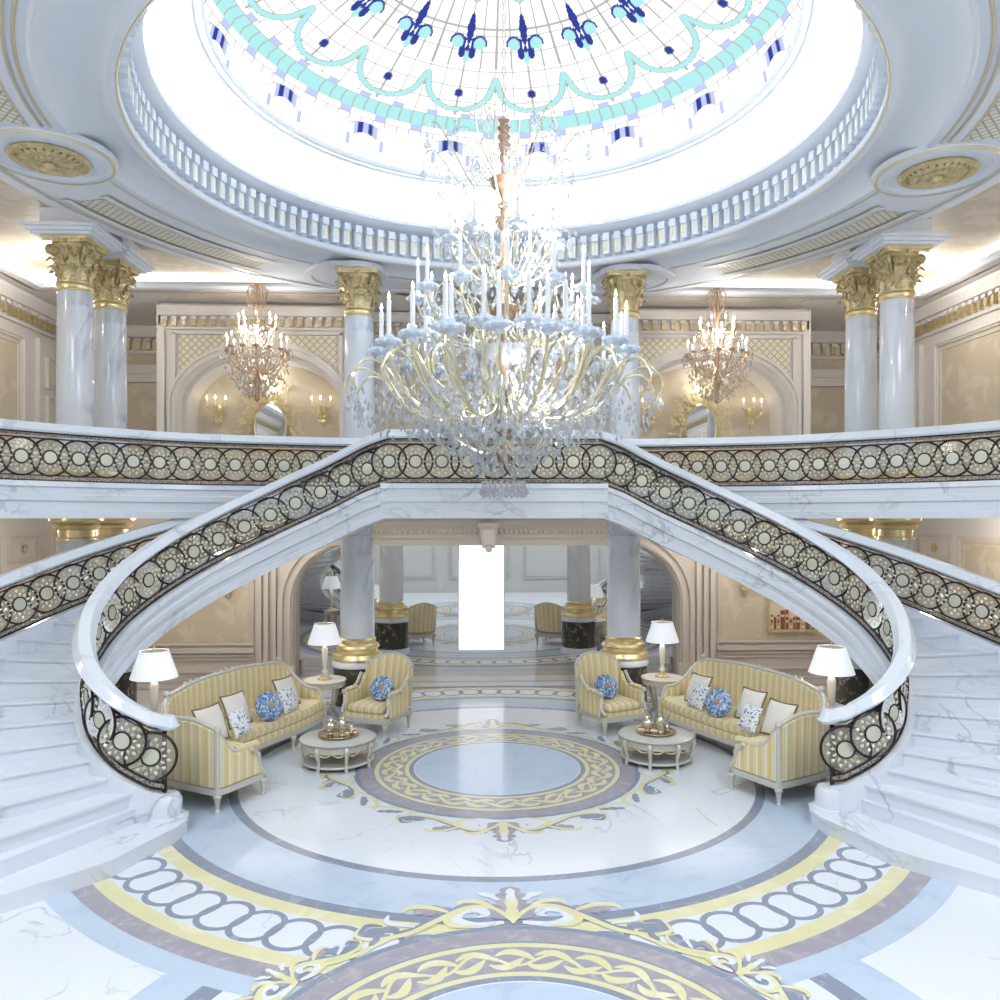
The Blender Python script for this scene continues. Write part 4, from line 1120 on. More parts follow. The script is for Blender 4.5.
    tier(8, .2, [(.06, 6.4), (.22, 6.3), (.5, 6.45), (.66, 6.7)], (.66, 6.78), .95, .34, .013, [(.2, 6.32), (.45, 6.75), (.7, 7.1), (.85, 7.0)])
    tier(8, .5, [(.06, 7.25), (.2, 7.2), (.5, 7.5), (.85, 8.0), (1.0, 8.05), (1.05, 7.9)], (.6, 7.8), 1, .2, .009, [(.1, 7.6), (.3, 7.9), (.42, 8.25), (.6, 8.3), (.68, 8.15)], False)
    tier(10, .3, [(.06, 4.35), (.2, 4.2), (.42, 4.25), (.52, 4.42)], (.52, 4.46), .6, .14, .01, [(.3, 4.2), (.6, 4.35), (.75, 4.6), (.9, 4.55)])
    # crystals: rings of pendants hung from arm tips and dishes
    def ringd(n, R, z, r, h, jz=0, jr=0, ph=0):
        n = int(n*.74)
        for k in range(n):
            a = ph+2*PI*k/n; rr = R+rnd.uniform(-jr, jr)
            D(rr*math.cos(a), rr*math.sin(a), z+rnd.uniform(-jz, jz), r, h)
    for j in range(6): ringd(18*3, 1.85-.03*j, 4.84-.07*j, .02, .085, .03, .09)
    for j in range(7): ringd(60, 1.45-.05*j, 4.82-.06*j, .022, .09, .05, .14, j)
    for j in range(9): ringd(60-j*2, 1.12-.03*j, 4.85-.065*j, .026, .10, .05, .16, j)
    for j in range(10): ringd(44-j, .8-.015*j, 4.9-.075*j, .028, .11, .05, .14, j)
    for j in range(8): ringd(30, .52-.01*j, 4.6-.07*j, .028, .11, .03, .1, j)
    for j in range(6): ringd(26-2*j, .36-.012*j, 4.2-.05*j, .026, .11, .03, .05, j)
    for j in range(8): ringd(40, 1.25-.03*j, 5.32-.06*j, .022, .09, .06, .22, j)
    for j in range(9): ringd(34, .72-.02*j, 5.55-.06*j, .022, .09, .06, .25, j)
    for j in range(7): ringd(30, 1.02-.03*j, 5.98-.06*j, .022, .09, .05, .14, j)
    for j in range(7): ringd(24, .6-.02*j, 6.15-.07*j, .02, .09, .05, .2, j)
    for j in range(6): ringd(22, .78-.03*j, 6.9-.08*j, .022, .09, .06, .14, j)
    for j in range(5): ringd(16, .5-.03*j, 6.6-.08*j, .022, .09, .06, .14, j)
    # bead strands draped from the stem to the tiers
    def strand(a, R0, z0, R1, z1, sag, n, r=.011):
        for k in range(n):
            f = (k+.5)/n; R = R0+(R1-R0)*f; z = z0+(z1-z0)*f-sag*math.sin(PI*f)
            cr.drop((R*math.cos(a), R*math.sin(a), Z(z)), r, r*2.6, 0, 4)
    for k in range(18):
        a = 2*PI*k/18
        strand(a, .12, 5.95, 1.42, 5.3, .25, 26); strand(a+.17, .1, 4.75, 1.2, 4.8, .35, 22)
    for k in range(12):
        a = 2*PI*k/12
        strand(a, .08, 7.1, .95, 6.0, .0, 26); strand(a, .06, 8.0, .75, 7.35, .1, 18); strand(a+.2, .5, 7.3, .62, 6.7, -.1, 14)
    for k in range(16):
        a = 2*PI*k/16; strand(a, .6, 8.18, .08, 7.5, .1, 16); strand(a, .98, 7.95, .5, 6.9, .2, 20)
    # glass bowls on the stem
    cr.lathe([(.06, Z(5.28)), (.3, Z(5.36)), (.42, Z(5.48)), (.40, Z(5.49)), (.28, Z(5.38)), (.06, Z(5.3))], seg=20)
    o = build(cr, 'crystal_curtain', M['crystal'], smooth=0); o['kind'] = 'stuff'
    # large single pendants
    big = crystal_drop_mesh(.05, .17)
    def one(a, R, z):
        p = bpy.data.objects.new('crystal_drop', big); COL.objects.link(p); p.parent = t; p.location = (R*math.cos(a), R*math.sin(a), Z(z)); p.rotation_euler = (0, 0, a)
    for k in range(22): one(2*PI*k/22, .26, 3.73)
    for k in range(18): one(.1+2*PI*k/18, 1.9, 4.76)
    for k in range(8): one(.5+2*PI*k/8, 1.05, 7.78)
    for k in range(8): one(.5+2*PI*k/8, .68, 8.03)
    for k in range(12): one(2*PI*k/12, .78, 7.42)
    for k in range(12): one(.25+2*PI*k/12, 1.38, 5.08)
    for k in range(12): one(.1+2*PI*k/12, .86, 6.0)
    for k in range(8): one(.2+2*PI*k/8, .85, 6.86)
great_chandelier()

def small_chandelier(x, y, label):
    zb = 5.55; t = thing('crystal_chandelier', label, 'chandelier', (x, y, zb))
    mb = MB()
    mb.lathe([(0, .05), (.05, .1), (.03, .3), (.08, .45), (.03, .6), (.05, .9), (.02, 1.1), (.04, 1.5), (.02, 1.8), (.03, 2.1), (.015, 2.25), (.015, 2.27), (.06, 2.27), (.06, 2.29), (0, 2.29)], seg=10)
    mb.build('stem', M['copper'], t)
    cr = MB(); rnd = random.Random(5)
    def tier(n, ph, prof, cup, ch, tip=None):
        S = smoothpath([(a, 0, b) for a, b in prof], 4)
        mb = MB(); mb.tube([(p.x, 0, p.z) for p in S], .012, 5)
        mb.lathe([(0, -.02), (.05, .0), (.06, .03), (0, .03)], (cup[0], 0, cup[1]), 8)
        arm = mb.build('arm', M['copper'])
        mb = MB(); mb.lathe([(.016, .03), (.016, ch), (0, ch)], (cup[0], 0, cup[1]), 6); ca = mb.build('candle', M['candle'], arm)
        mb = MB(); mb.lathe([(0, 0), (.02, .03), (.016, .05), (0, .09)], (cup[0], 0, cup[1]+ch), 6); fl = mb.build('flame', M['flame'], arm)
        for k in range(n):
            if k == 0: o = arm
            else:
                o = arm.copy(); COL.objects.link(o)
                for q in (ca, fl): w = q.copy(); COL.objects.link(w); w.parent = o
            o.parent = t; o.rotation_euler = (0, 0, ph+2*PI*k/n)
    tier(14, 0, [(.04, .75), (.2, .6), (.42, .75), (.56, .98)], (.56, 1.0), .22)
    tier(8, .2, [(.04, 1.2), (.15, 1.1), (.28, 1.25), (.34, 1.42)], (.34, 1.44), .2)
    mb = MB()
    for k in range(8):
        a = 2*PI*k/8
        mb.tube([(r*math.cos(a), r*math.sin(a), z) for r, z in ((.02, 1.7), (.16, 1.95), (.2, 2.15), (.12, 2.27), (.03, 2.2))], .008, 4)
    mb.build('crown', M['copper'], t)
    def D(a, R, z, r=.016, h=.07): cr.drop((R*math.cos(a), R*math.sin(a), z), r, h, 0, 4, rnd.random())
    for j in range(12):
        R = .58*math.cos(j/12*1.3)+.03
        for k in range(64-3*j): D(rnd.random()*6.3, R*rnd.uniform(.5, 1.12), 1.0-.075*j+rnd.uniform(-.04, .04), .022, .085)
    for j in range(8):
        for k in range(24): D(rnd.random()*6.3, (.38-.02*j)*rnd.uniform(.6, 1.1), 1.42-.06*j, .02, .08)
    for j in range(10):
        for k in range(8): D(2*PI*k/8+.3, .06+.3*(1-j/10), 1.5+.07*j, .012, .05)
    o = cr.build('crystal_curtain', M['crystal_small'], t, smooth=0); o['kind'] = 'stuff'
small_chandelier(-4.42, 15.35, 'small copper armed crystal chandelier before the left upper niche')
small_chandelier(4.40, 15.35, 'small copper armed crystal chandelier before the right upper niche')

# ------------------------------------------------------------------ SCONCES, NICHE MIRRORS, PICTURE
def sconce(x, y, z, label, lit=True):
    t = thing('wall_sconce', label, 'sconce', (x, y, z), 0, None)
    mb = MB()
    mb.lathe([(0, -.36), (.02, -.33), (.04, -.2), (.03, -.1), (.07, 0), (.09, .08), (.05, .14), (0, .16)], (0, -.04, 0), 12)
    for s in (-1, 1):
        for k in range(4): mb.ball((s*.05, -.07, -.22+k*.1), .04, 0, 6, 4, (1, .5, 1.3))
    mb.build('backplate', M['gold'], t, smooth=50)
    for k, (dx, dy) in enumerate(((-.2, -.16), (0, -.24), (.2, -.16))):
        mb = MB(); S = smoothpath([(0, -.05, -.02), (dx*.6, dy*.8, -.1), (dx, dy, .0), (dx, dy, .06)], 5); mb.tube([tuple(p) for p in S], .012, 6)
        mb.lathe([(0, 0), (.04, .01), (.045, .03), (0, .03)], (dx, dy, .06), 8); arm = mb.build('arm', M['gold'], t)
        mb = MB(); mb.lathe([(.014, 0), (.014, .14), (0, .14)], (dx, dy, .09), 8); mb.build('candle', M['candle'], arm)
        mb = MB(); mb.lathe([(0, 0), (.02, .03), (.016, .05), (0, .09)], (dx, dy, .23), 8); mb.build('flame', M['flame'], arm)
def leafy_mirror(x, label):
    t = thing('niche_mirror', label, 'mirror', (x, 17.56, 5.38))
    mb = MB(); n = 28
    P = [(.33*math.sin(2*PI*k/n), .50*math.cos(2*PI*k/n)) for k in range(n)]
    a = [mb.vert((p[0], -.03, p[1])) for p in P]; b = [mb.vert((p[0], .03, p[1])) for p in P]
    mb.face(a); mb.face(b[::-1])
    for k in range(n): mb.face((a[k], b[k], b[(k+1) % n], a[(k+1) % n]))
    mb.build('mirror_glass', M['mirror'], t)
    mb = MB(); rnd = random.Random(9)
    mb.tube([(p[0]*1.04, -.03, p[1]*1.04) for p in P], .022, 6, 0, True)
    for k in range(270):
        q = rnd.random()*2*PI; f = rnd.uniform(1.08, 2.0); cx_, cz_ = .36*math.sin(q)*f, .52*math.cos(q)*f
        an = rnd.random()*6.3; L = rnd.uniform(.04, .08); W = L*.35
        c, s = math.cos(an), math.sin(an); y0 = -.04-rnd.random()*.06
        i = [mb.vert((cx_+u*c-v*s, y0-w, cz_+u*s+v*c)) for u, v, w in ((-L, 0, 0), (0, -W, .012), (L, 0, 0), (0, W, .012))]; mb.face(i)
        mb.tube([(cx_, y0, cz_), (.34*math.sin(q), -.02, .5*math.cos(q))], .003, 3, cap=False)
    mb.build('leaf_frame', M['gold'], t)
for s, side in ((-1, 'left'), (1, 'right')):
    for dx, w in ((-1.12, 'left'), (1.12, 'right')):
        sconce(s*4.72+dx, 17.58, 5.72, 'gold three candle sconce in the %s upper niche, %s of the leafy mirror' % (side, w))
    leafy_mirror(s*4.72, 'oval mirror in spreading gold leaves inside the %s upper niche' % side)
    sconce(s*5.42+(.05 if s > 0 else 0), 16.88, 2.1, 'gold candle sconce on the ground floor wall behind the %s sofa' % side)
t = thing('framed_picture', 'small gold framed picture of warm buildings on the right ground floor wall', 'picture', (6.5, 16.88, 1.32))
mb = MB()
for (a, b, c, d) in ((-.55, .55, .30, .36), (-.55, .55, -.36, -.30), (-.55, -.49, -.3, .3), (.49, .55, -.3, .3)): mb.box(a, b, -.05, .0, c, d)
mb.build('frame', M['goldpaint'], t)
pm = [simple('picture_warm', (196, 168, 128), .6), simple('picture_brown', (120, 84, 62), .6), simple('picture_cream', (232, 218, 190), .6), simple('picture_red', (150, 82, 66), .6)]
mb = MB(); mb.box(-.49, .49, -.03, 0, -.3, .3, 2); rnd = random.Random(4); x = -.48
while x < .42:
    w = rnd.uniform(.05, .11); h = rnd.uniform(.2, .46); m_ = rnd.choice((0, 1, 3, 0)); mb.box(x, x+w, -.034, -.03, -.3, -.3+h, m_)
    for q in range(3): mb.box(x+.012, x+w-.012, -.036, -.034, -.27+q*.12, -.22+q*.12, rnd.choice((1, 2)))
    x += w+.01
mb.build('canvas', pm, t)

# ------------------------------------------------------------------ FURNITURE
def smoothbox(mb, x0, x1, y0, y1, z0, z1, puff=.03, nx=8, ny=6, m=0, umap='x'):
    """soft cushion: superelliptic rounded slab"""
    rows = []
    cxx, cyy, czz = (x0+x1)/2, (y0+y1)/2, (z0+z1)/2; hx, hy, hz = (x1-x0)/2, (y1-y0)/2, (z1-z0)/2
    nr, nc = 10, 32
    e = .25
    def cs(a, p): v = math.cos(a); return math.copysign(abs(v)**p, v)
    def sn(a, p): v = math.sin(a); return math.copysign(abs(v)**p, v)
    for j in range(nr+1):
        ph = -PI/2+PI*j/nr; row = []
        for k in range(nc):
            th = 2*PI*k/nc
            x = cxx+hx*cs(ph, .35)*cs(th, e); y = cyy+hy*cs(ph, .35)*sn(th, e); zz = czz+hz*sn(ph, .8)
            row.append(mb.vert((x, y, zz), u=(x if umap == 'x' else y)))
        rows.append(row)
    for j in range(nr):
        for k in range(nc): mb.face((rows[j][k], rows[j][(k+1) % nc], rows[j+1][(k+1) % nc], rows[j+1][k]), m)

def turned_leg(mb, x, y, h=.24, r=.035, m=0):
    mb.lathe([(0, 0), (r*.7, 0), (r*.8, .02), (r*.5, .04), (r*.62, .06), (r*1.05, h-.06), (r*1.3, h-.05), (r*1.3, h-.03), (r*1.0, h-.02), (r*1.0, h)], (x, y, 0), 12, m)

def armchair(x, y, rz, label):
    """local: faces -Y; width along X"""
    t = thing('armchair', label, 'armchair', (x, y, 0), rz, None)
    mb = MB(); smoothbox(mb, -.33, .33, -.40, .30, .34, .50); mb.build('seat_cushion', M['stripe'], t, smooth=60)
    # padded back, curved in plan with arched top
    mb = MB(); n = 16; rows = []
    def contour(q, r=0):      # q in [-1,1] across back
        ang = q*1.0; return (.40*math.sin(ang)/math.sin(1.0)+0, .16+.24*math.cos(ang*1.25)+r)
    for k in range(n+1):
        q = -1+2*k/n; px, py = contour(q); top = 1.0+.14*math.cos(q*PI/2)**.8-.04*abs(q)
        lean = .12
        col = []
        for (z, d) in ((.38, 0), (.55, 0), (.75, .0), (top-.03, 0), (top, .02), (top, .07), (top-.03, .09), (.75, .09), (.38, .09)):
            yy = py+lean*(z-.38)/.7+d; sx = 1-.0*(z-.38)
            col.append(mb.vert((px*(1+.10*(z-.38)), yy, z), u=px))
        rows.append(col)
    for A, B in zip(rows, rows[1:]):
        for k in range(len(A)-1): mb.face((A[k], B[k], B[k+1], A[k+1]))
    mb.face(rows[0]); mb.face(rows[-1][::-1])
    mb.build('backrest', M['stripe'], t)
    # carved frame following the back and arms
    mb = MB(); crest = []
    for k in range(n+1):
        q = -1+2*k/n; px, py = contour(q); top = 1.0+.14*math.cos(q*PI/2)**.8-.04*abs(q)
        crest.append((px*(1+.10*(top-.38)), py+.12*(top-.38)/.7+.045, top+.01))
    mb.tube([(crest[0][0]*.96, crest[0][1]-.02, .36)]+[(crest[0][0]*.98, crest[0][1]-.01, .7)]+crest+[(crest[-1][0]*.98, crest[-1][1]-.01, .7)]+[(crest[-1][0]*.96, crest[-1][1]-.02, .36)], .026, 8)
    for s in (-1, 1): mb.ball((crest[0 if s < 0 else -1][0], crest[0 if s < 0 else -1][1], crest[0][2]+.04), .035, 0, 8, 6)
    mb.build('back_frame', M['frame'], t)
    for s in (-1, 1):
        arm = MB()
        S = smoothpath([(s*.44, .22, .86), (s*.43, .08, .72), (s*.42, -.12, .655), (s*.415, -.30, .65)], 6); arm.tube([tuple(p) for p in S], .026, 8)
        S = smoothpath([(s*.415, -.32, .66), (s*.40, -.28, .55), (s*.41, -.34, .42), (s*.39, -.41, .34)], 6); arm.tube([tuple(p) for p in S], .028, 8)
        arm.ball((s*.415, -.32, .655), .04)
        arm.build('arm_frame', M['frame'], t)
        mb = MB(); rows = []
        for k in range(9):
            f = k/8; yy = -.32+.58*f; top = .64+.02*f+(.2*max(0, (f-.6)/.4)**2)
            rows.append([mb.vert((s*(.395+dx), yy, z), u=yy) for dx, z in ((-.03, .36), (-.03, top-.02), (0, top), (.03, top-.02), (.03, .3))])
        for A, B in zip(rows, rows[1:]):
            for k in range(4): mb.face((A[k], A[k+1], B[k+1], B[k]))
        mb.face(rows[0]); mb.build('arm_panel', M['stripe'], t)
        mb = MB(); smoothbox(mb, s*.415-.045, s*.415+.045, -.24, .05, .655, .70, umap='y'); mb.build('arm_pad', M['stripe'], t, smooth=60)
    mb = MB(); mb.box(-.40, .40, -.41, .42, .22, .30); mb.box(-.41, .41, -.42, .43, .235, .25)
    for s in (-1, 1):
        for yy in (-.38, .38): mb.box(s*.385-.035, s*.385+.035, yy-.035, yy+.035, .21, .31)
    mb.build('seat_rail', M['frame'], t)
    mb = MB(); mb.box(-.37, .37, -.395, .36, .30, .36)
    for i, v in enumerate(mb.v): mb.u[i] = v[0]
    # finer strip so the stripes show on the box
    mb.build('seat_box', M['stripe'], t)
    for lx, ly in ((-.38, -.38), (.38, -.38), (-.36, .38), (.36, .38)):
        mb = MB(); turned_leg(mb, lx, ly, .22, .034); mb.build('leg', M['frame'], t)
    return t
armchair(-1.86, 12.85, -R_(25), 'gold striped armchair with silvery frame, left of the mirror hall')
armchair(1.90, 12.85, R_(25), 'gold striped armchair with silvery frame, right of the mirror hall')

def sofa(f, side):
    """f=1: left hand sofa in world metres; f=-1 mirrored"""
    org = (-3.4*f, 11.2, 0)
    t = thing('sofa', 'long gold striped sofa with silvery carved frame on the %s' % side, 'sofa', org)
    def B(): return MB(org=org, mx=f)
    # outer contour: near foot, near corner, back, far corner, far foot with heights of the shell
    ctr = [(-2.92, 9.92, .42), (-3.02, 9.75, .60), (-3.14, 9.52, .63), (-3.24, 9.36, .86), (-3.32, 9.34, .92), (-3.62, 9.50, 1.0), (-3.98, 9.72, .98), (-4.13, 9.95, .98), (-4.22, 10.25, 1.08), (-4.22, 10.6, 1.11), (-4.12, 11.1, 1.14), (-3.95, 11.6, 1.15), (-3.78, 12.1, 1.14), (-3.58, 12.6, 1.10), (-3.46, 12.92, 1.06), (-3.38, 13.08, .98), (-3.2, 13.12, .8), (-2.98, 13.02, .66), (-2.76, 12.9, .62), (-2.68, 12.84, .40)]
    S = smoothpath(ctr, 4)
    # shell wall (upholstery)
    mb = B(); rows = []; L = 0; th = .09; S2 = []
    for i, p in enumerate(S):
        a, b = S[max(0, i-1)], S[min(len(S)-1, i+1)]; d = Vector((b.x-a.x, b.y-a.y)).normalized(); nrm = Vector((d.y, -d.x))
        if i: L += (Vector((p.x, p.y))-Vector((S[i-1].x, S[i-1].y))).length
        lean = .10*max(0, p.z-.8)
        # nrm points towards the seat
        top = p.z
        S2.append((p, nrm, top, lean, L))
        rows.append([mb.vert((p.x+nrm.x*(o_-lean*k_), p.y+nrm.y*(o_-lean*k_), z), u=L*.9) for o_, z, k_ in ((0, .28, 0), (0, top*.6, .4), (0, top, 1), (th*.5, top+.015, 1), (th, top, 1), (th, top*.7, .4), (th, .28, 0))])
    for A, Bq in zip(rows, rows[1:]):
        for k in range(6): mb.face((A[k], A[k+1], Bq[k+1], Bq[k]))
    mb.face(rows[0][::-1]); mb.face(rows[-1])
    mb.build('back_and_arms', M['stripe'], t, smooth=50)
    # seat platform and cushion
    fr = smoothpath([(-3.62, 10.55, 0), (-3.42, 10.95, 0), (-3.2, 11.4, 0), (-2.98, 11.9, 0), (-2.8, 12.4, 0), (-2.72, 12.82, 0)], 6)
    bk = smoothpath([(-4.12, 10.12, 0), (-4.12, 10.6, 0), (-4.02, 11.1, 0), (-3.85, 11.6, 0), (-3.68, 12.1, 0), (-3.38, 12.95, 0)], 6)
    def slab(name, mat, z0, z1, ins=0, nose=.03):
        mb = B(); rows = []; n_ = min(len(fr), len(bk)); L = 0
        for i in range(n_):
            a, b = fr[i], bk[i]
            if i: L += (fr[i]-fr[i-1]).length
            d = (a-b).normalized(); e = a+d*nose
            rows.append([mb.vert((q.x, q.y, z), u=L*.9) for q, z in ((b, z0), (a, z0), (e, (z0+z1)/2), (a, z1-.01), (a-d*.05, z1), (b, z1))])
        for A, Bq in zip(rows, rows[1:]):
            for k in range(6): mb.face((A[k], A[(k+1) % 6], Bq[(k+1) % 6], Bq[k]))
        mb.face(rows[0]); mb.face(rows[-1][::-1]); return mb.build(name, mat, t, smooth=50)
    slab('seat_cushion', M['stripe'], .37, .52); slab('seat_box', M['stripe'], .26, .365, 0, .015)
    # wide corner cushion inside the near arm
    mb = B(); P = [(-3.18, 9.5), (-2.95, 9.95), (-3.1, 10.3), (-3.62, 10.62), (-4.05, 10.2), (-4.0, 9.85), (-3.4, 9.5)]
    n_ = len(P); a = [mb.vert((x, y, .27), u=(x*.5+y)) for x, y in P]; b = [mb.vert((x, y, .50), u=(x*.5+y)) for x, y in P]; c = mb.vert((-3.55, 10.05, .54), u=-3.55*.5+10.05)
    for k in range(n_): mb.face((a[k], a[(k+1) % n_], b[(k+1) % n_], b[k])); mb.face((b[k], b[(k+1) % n_], c))
    mb.build('corner_cushion', M['stripe'], t)
    mb = B(); P3 = smoothpath([(-3.16, 9.62, .63), (-3.02, 9.86, .63), (-2.98, 9.92, .62)], 4)
    mb.tube([tuple(p) for p in P3], [.05]*len(P3), 8); mb.build('arm_pad', M['stripe'], t)
    # carved frame: crest rail, corner posts, seat rail, legs
    mb = B(); mb.tube([(p.x+n.x*(.045-l), p.y+n.y*(.045-l), top+.025) for p, n, top, l, _ in S2], .03, 8); mb.build('crest_rail', M['frame'], t)
    mb = B()
    for k in range(13):
        p, n, top, l, _ = S2[38+int(k*.9)]; mb.ball((p.x, p.y, top+.05+.01*math.sin(k)), .024, 0, 6, 4)
    mb.build('crest_carving', M['frame'], t)
    for (x, y, z0, z1, r) in ((-3.28, 9.34, .2, .93, .034), (-4.06, 9.80, .2, .98, .03), (-4.22, 10.3, .85, 1.14, .032), (-3.44, 12.95, .85, 1.12, .032), (-2.69, 12.86, .2, .45, .03), (-3.3, 13.1, .2, .9, .03)):
        mb = B(); mb.tube([(x, y, z0), (x, y, (z0+z1)/2), (x, y, z1)], r, 8); mb.ball((x, y, z1+.02), r*1.4, 0, 8, 6); mb.build('post', M['frame'], t)
    mb = B(); S3 = smoothpath([(-3.0, 9.74, .62), (-2.95, 9.86, .52), (-2.96, 9.9, .40), (-2.9, 9.95, .27)], 5); mb.tube([tuple(p) for p in S3], .03, 8); mb.build('arm_support', M['frame'], t)
    rail = [(p.x, p.y, .22) for p in S]
    loop = rail[::-1]
    mb = B()
    mb.sweep([(x, y, .20) for x, y, _ in rail], [(.02, 0), (-.04, 0), (-.04, .07), (.02, .07)], 0)
    mb.sweep([(p.x, p.y, .20) for p in fr], [(.03, 0), (-.03, 0), (-.03, .06), (.03, .06)], 0)
    mb.sweep([(-2.92, 9.93, .2), (-3.1, 10.3, .2), (-3.62, 10.55, .2)], [(.03, 0), (-.03, 0), (-.03, .07), (.03, .07)], 0)
    mb.build('seat_rail', M['frame'], t)
    for (x, y) in ((-2.91, 9.93), (-3.28, 9.34), (-4.06, 9.80), (-2.97, 11.86), (-3.6, 10.6), (-2.71, 12.84), (-3.4, 13.05), (-4.08, 11.4)):
        mb = B(); turned_leg(mb, x, y, .22, .038); mb.build('leg', M['frame'], t)
    return t
sofa(1, 'left'); sofa(-1, 'right')

def cushion_square(name, label, mat, loc, rot, w, trim=None, group=None):
    t = thing(name, label, 'cushion', loc, 0, group)
    t.rotation_euler = rot
    mb = MB(); n = 12; V = {}
    for side in (1, -1):
        for i in range(n+1):
            for j in range(n+1):
                u, v = -1+2*i/n, -1+2*j/n
                edge = (1-u*u)*(1-v*v)
                pin = 1-.09*(1-abs(u)**2)*(abs(v)**3)-.0; pin2 = 1-.09*(1-abs(v)**2)*(abs(u)**3)
                V[side, i, j] = mb.vert((u*w/2*pin2, side*.085*edge**.45*w/.45, v*w/2*pin), u=u)
    for side in (1, -1):
        for i in range(n):
            for j in range(n):
                q = (V[side, i, j], V[side, i+1, j], V[side, i+1, j+1], V[side, i, j+1]); mb.face(q if side < 0 else q[::-1])
    mb.build('cover', mat, t, smooth=80)
    if trim:
        pts = []
        for k in range(4):
            for q in range(8):
                e = -1+2*q/8
                u, v = ((e, -1), (1, e), (-e, 1), (-1, -e))[k]
                pin = 1-.09*(1-abs(u)**2)*(abs(v)**3); pin2 = 1-.09*(1-abs(v)**2)*(abs(u)**3); pts.append((u*w/2*pin2, 0, v*w/2*pin))
        mb = MB(); mb.tube(pts, .014, 6, 0, True); mb.build('braid_trim', trim, t)
    return t
def cushion_round(label, loc, rot, r=.2):
    t = thing('round_cushion', label, 'cushion', loc, 0, 'round blue cushions')
    t.rotation_euler = rot
    del t['group']
    mb = MB(); n = 40; rows = []
    prof = [(.03, .045), (.08, .075), (.14, .08), (.19, .045), (.2, 0), (.19, -.045), (.14, -.08), (.08, -.075), (.03, -.045)]
    for k in range(n):
        a = 2*PI*k/n; g = 1+.035*(k % 2)
        rows.append([mb.vert((q*r/.2*math.cos(a)*g, y*r/.2*g, q*r/.2*math.sin(a)*g)) for q, y in prof])
    for k in range(n):
        A, B = rows[k], rows[(k+1) % n]
        for j in range(len(prof)-1): mb.face((A[j], A[j+1], B[j+1], B[j]))
    mb.face([rows[k][0] for k in range(n)]); mb.face([rows[k][-1] for k in range(n)][::-1])
    mb.build('pleated_cover', M['bluesilk'], t, smooth=60)
    mb = MB()
    for s in (-1, 1): mb.ball((0, s*.05*r/.2, 0), .05*r/.2, 0, 12, 6, (1, .5, 1))
    mb.build('centre_button', M['button'], t)
# cushions: placed on the sofa seats, leaning on the backs
for f, side in ((1, 'left'), (-1, 'right')):
    hd = (R_(66) if f > 0 else -R_(66))      # facing of the sofa
    def rot(lean, yaw=0): return (R_(-lean), 0, (hd+R_(yaw)*f))
    dat = [((-3.70, 10.42), 'near end', .48), ((-3.62, 11.25), 'middle', .46), ((-3.18, 12.35), 'far end', .46)]
    for (x, y), w, sz in dat:
        cushion_square('square_cushion', 'white silk cushion with brown braid, %s of the %s sofa' % (w, side), M['pillow'], (x*f, y, .52+sz*.47), rot(22), sz, M['braid'])
    for (x, y), w, sz in (((-3.42, 10.72), 'before the near white cushion', .36), ((-3.08, 12.0), 'before the far white cushion', .38)):
        cushion_square('floral_cushion', 'small blue sprigged white cushion %s on the %s sofa' % (w, side), M['floral'], (x*f, y, .52+sz*.46), rot(25, 5), sz)
    cushion_round('round pleated blue silk cushion in the middle of the %s sofa' % side, (-3.24*f, 11.52, .71), rot(25, -8), .21)
cushion_round('round pleated blue silk cushion on the left armchair', (-1.78, 12.82, .68), (R_(-32), R_(0), R_(-25)), .2)
cushion_round('round pleated blue silk cushion on the right armchair', (1.82, 12.82, .68), (R_(-32), R_(0), R_(25)), .2)

def coffee_table(x, y, label):
    t = thing('coffee_table', label, 'table', (x, y, 0))
    mb = MB(); mb.lathe([(0, .345), (.49, .345), (.515, .355), (.52, .37), (.505, .38), (0, .38)], (0, 0, 0), 48); mb.build('tabletop', M['tablegrey'], t)
    mb = MB(); mb.lathe([(.47, .25), (.49, .26), (.49, .34), (.47, .345)], (0, 0, 0), 48)
    for k in range(72): a = 2*PI*k/72; mb.ball((.51*math.cos(a), .51*math.sin(a), .335), .012, 0, 5, 3)
    mb.build('apron', M['frame'], t)
    mb = MB(); mb.lathe([(0, .05), (.47, .05), (.49, .065), (.47, .085), (0, .085)], (0, 0, 0), 48); mb.build('lower_shelf', M['tablegrey'], t)
    mb = MB()
    for k in range(16):
        a0 = 2*PI*k/16
        mb.tube([(.495*math.cos(a0+q/6*PI/8), .495*math.sin(a0+q/6*PI/8), .27-.045*math.sin(PI*q/6)) for q in range(7)], .009, 5)
    mb.build('swag_garland', M['goldpaint'], t)
    for k in range(8):
        a = PI/8+2*PI*k/8; mb = MB()
        mb.tube([(r*math.cos(a), r*math.sin(a), z) for r, z in ((.50, .34), (.515, .3), (.50, .22), (.47, .12), (.485, .05), (.49, .0))], [.03, .038, .028, .018, .026, .022], 8)
        mb.build('leg', M['frame'], t)
coffee_table(-2.2, 11.15, 'low round grey coffee table with carved swags before the left sofa')
coffee_table(2.24, 11.15, 'low round grey coffee table with carved swags before the right sofa')

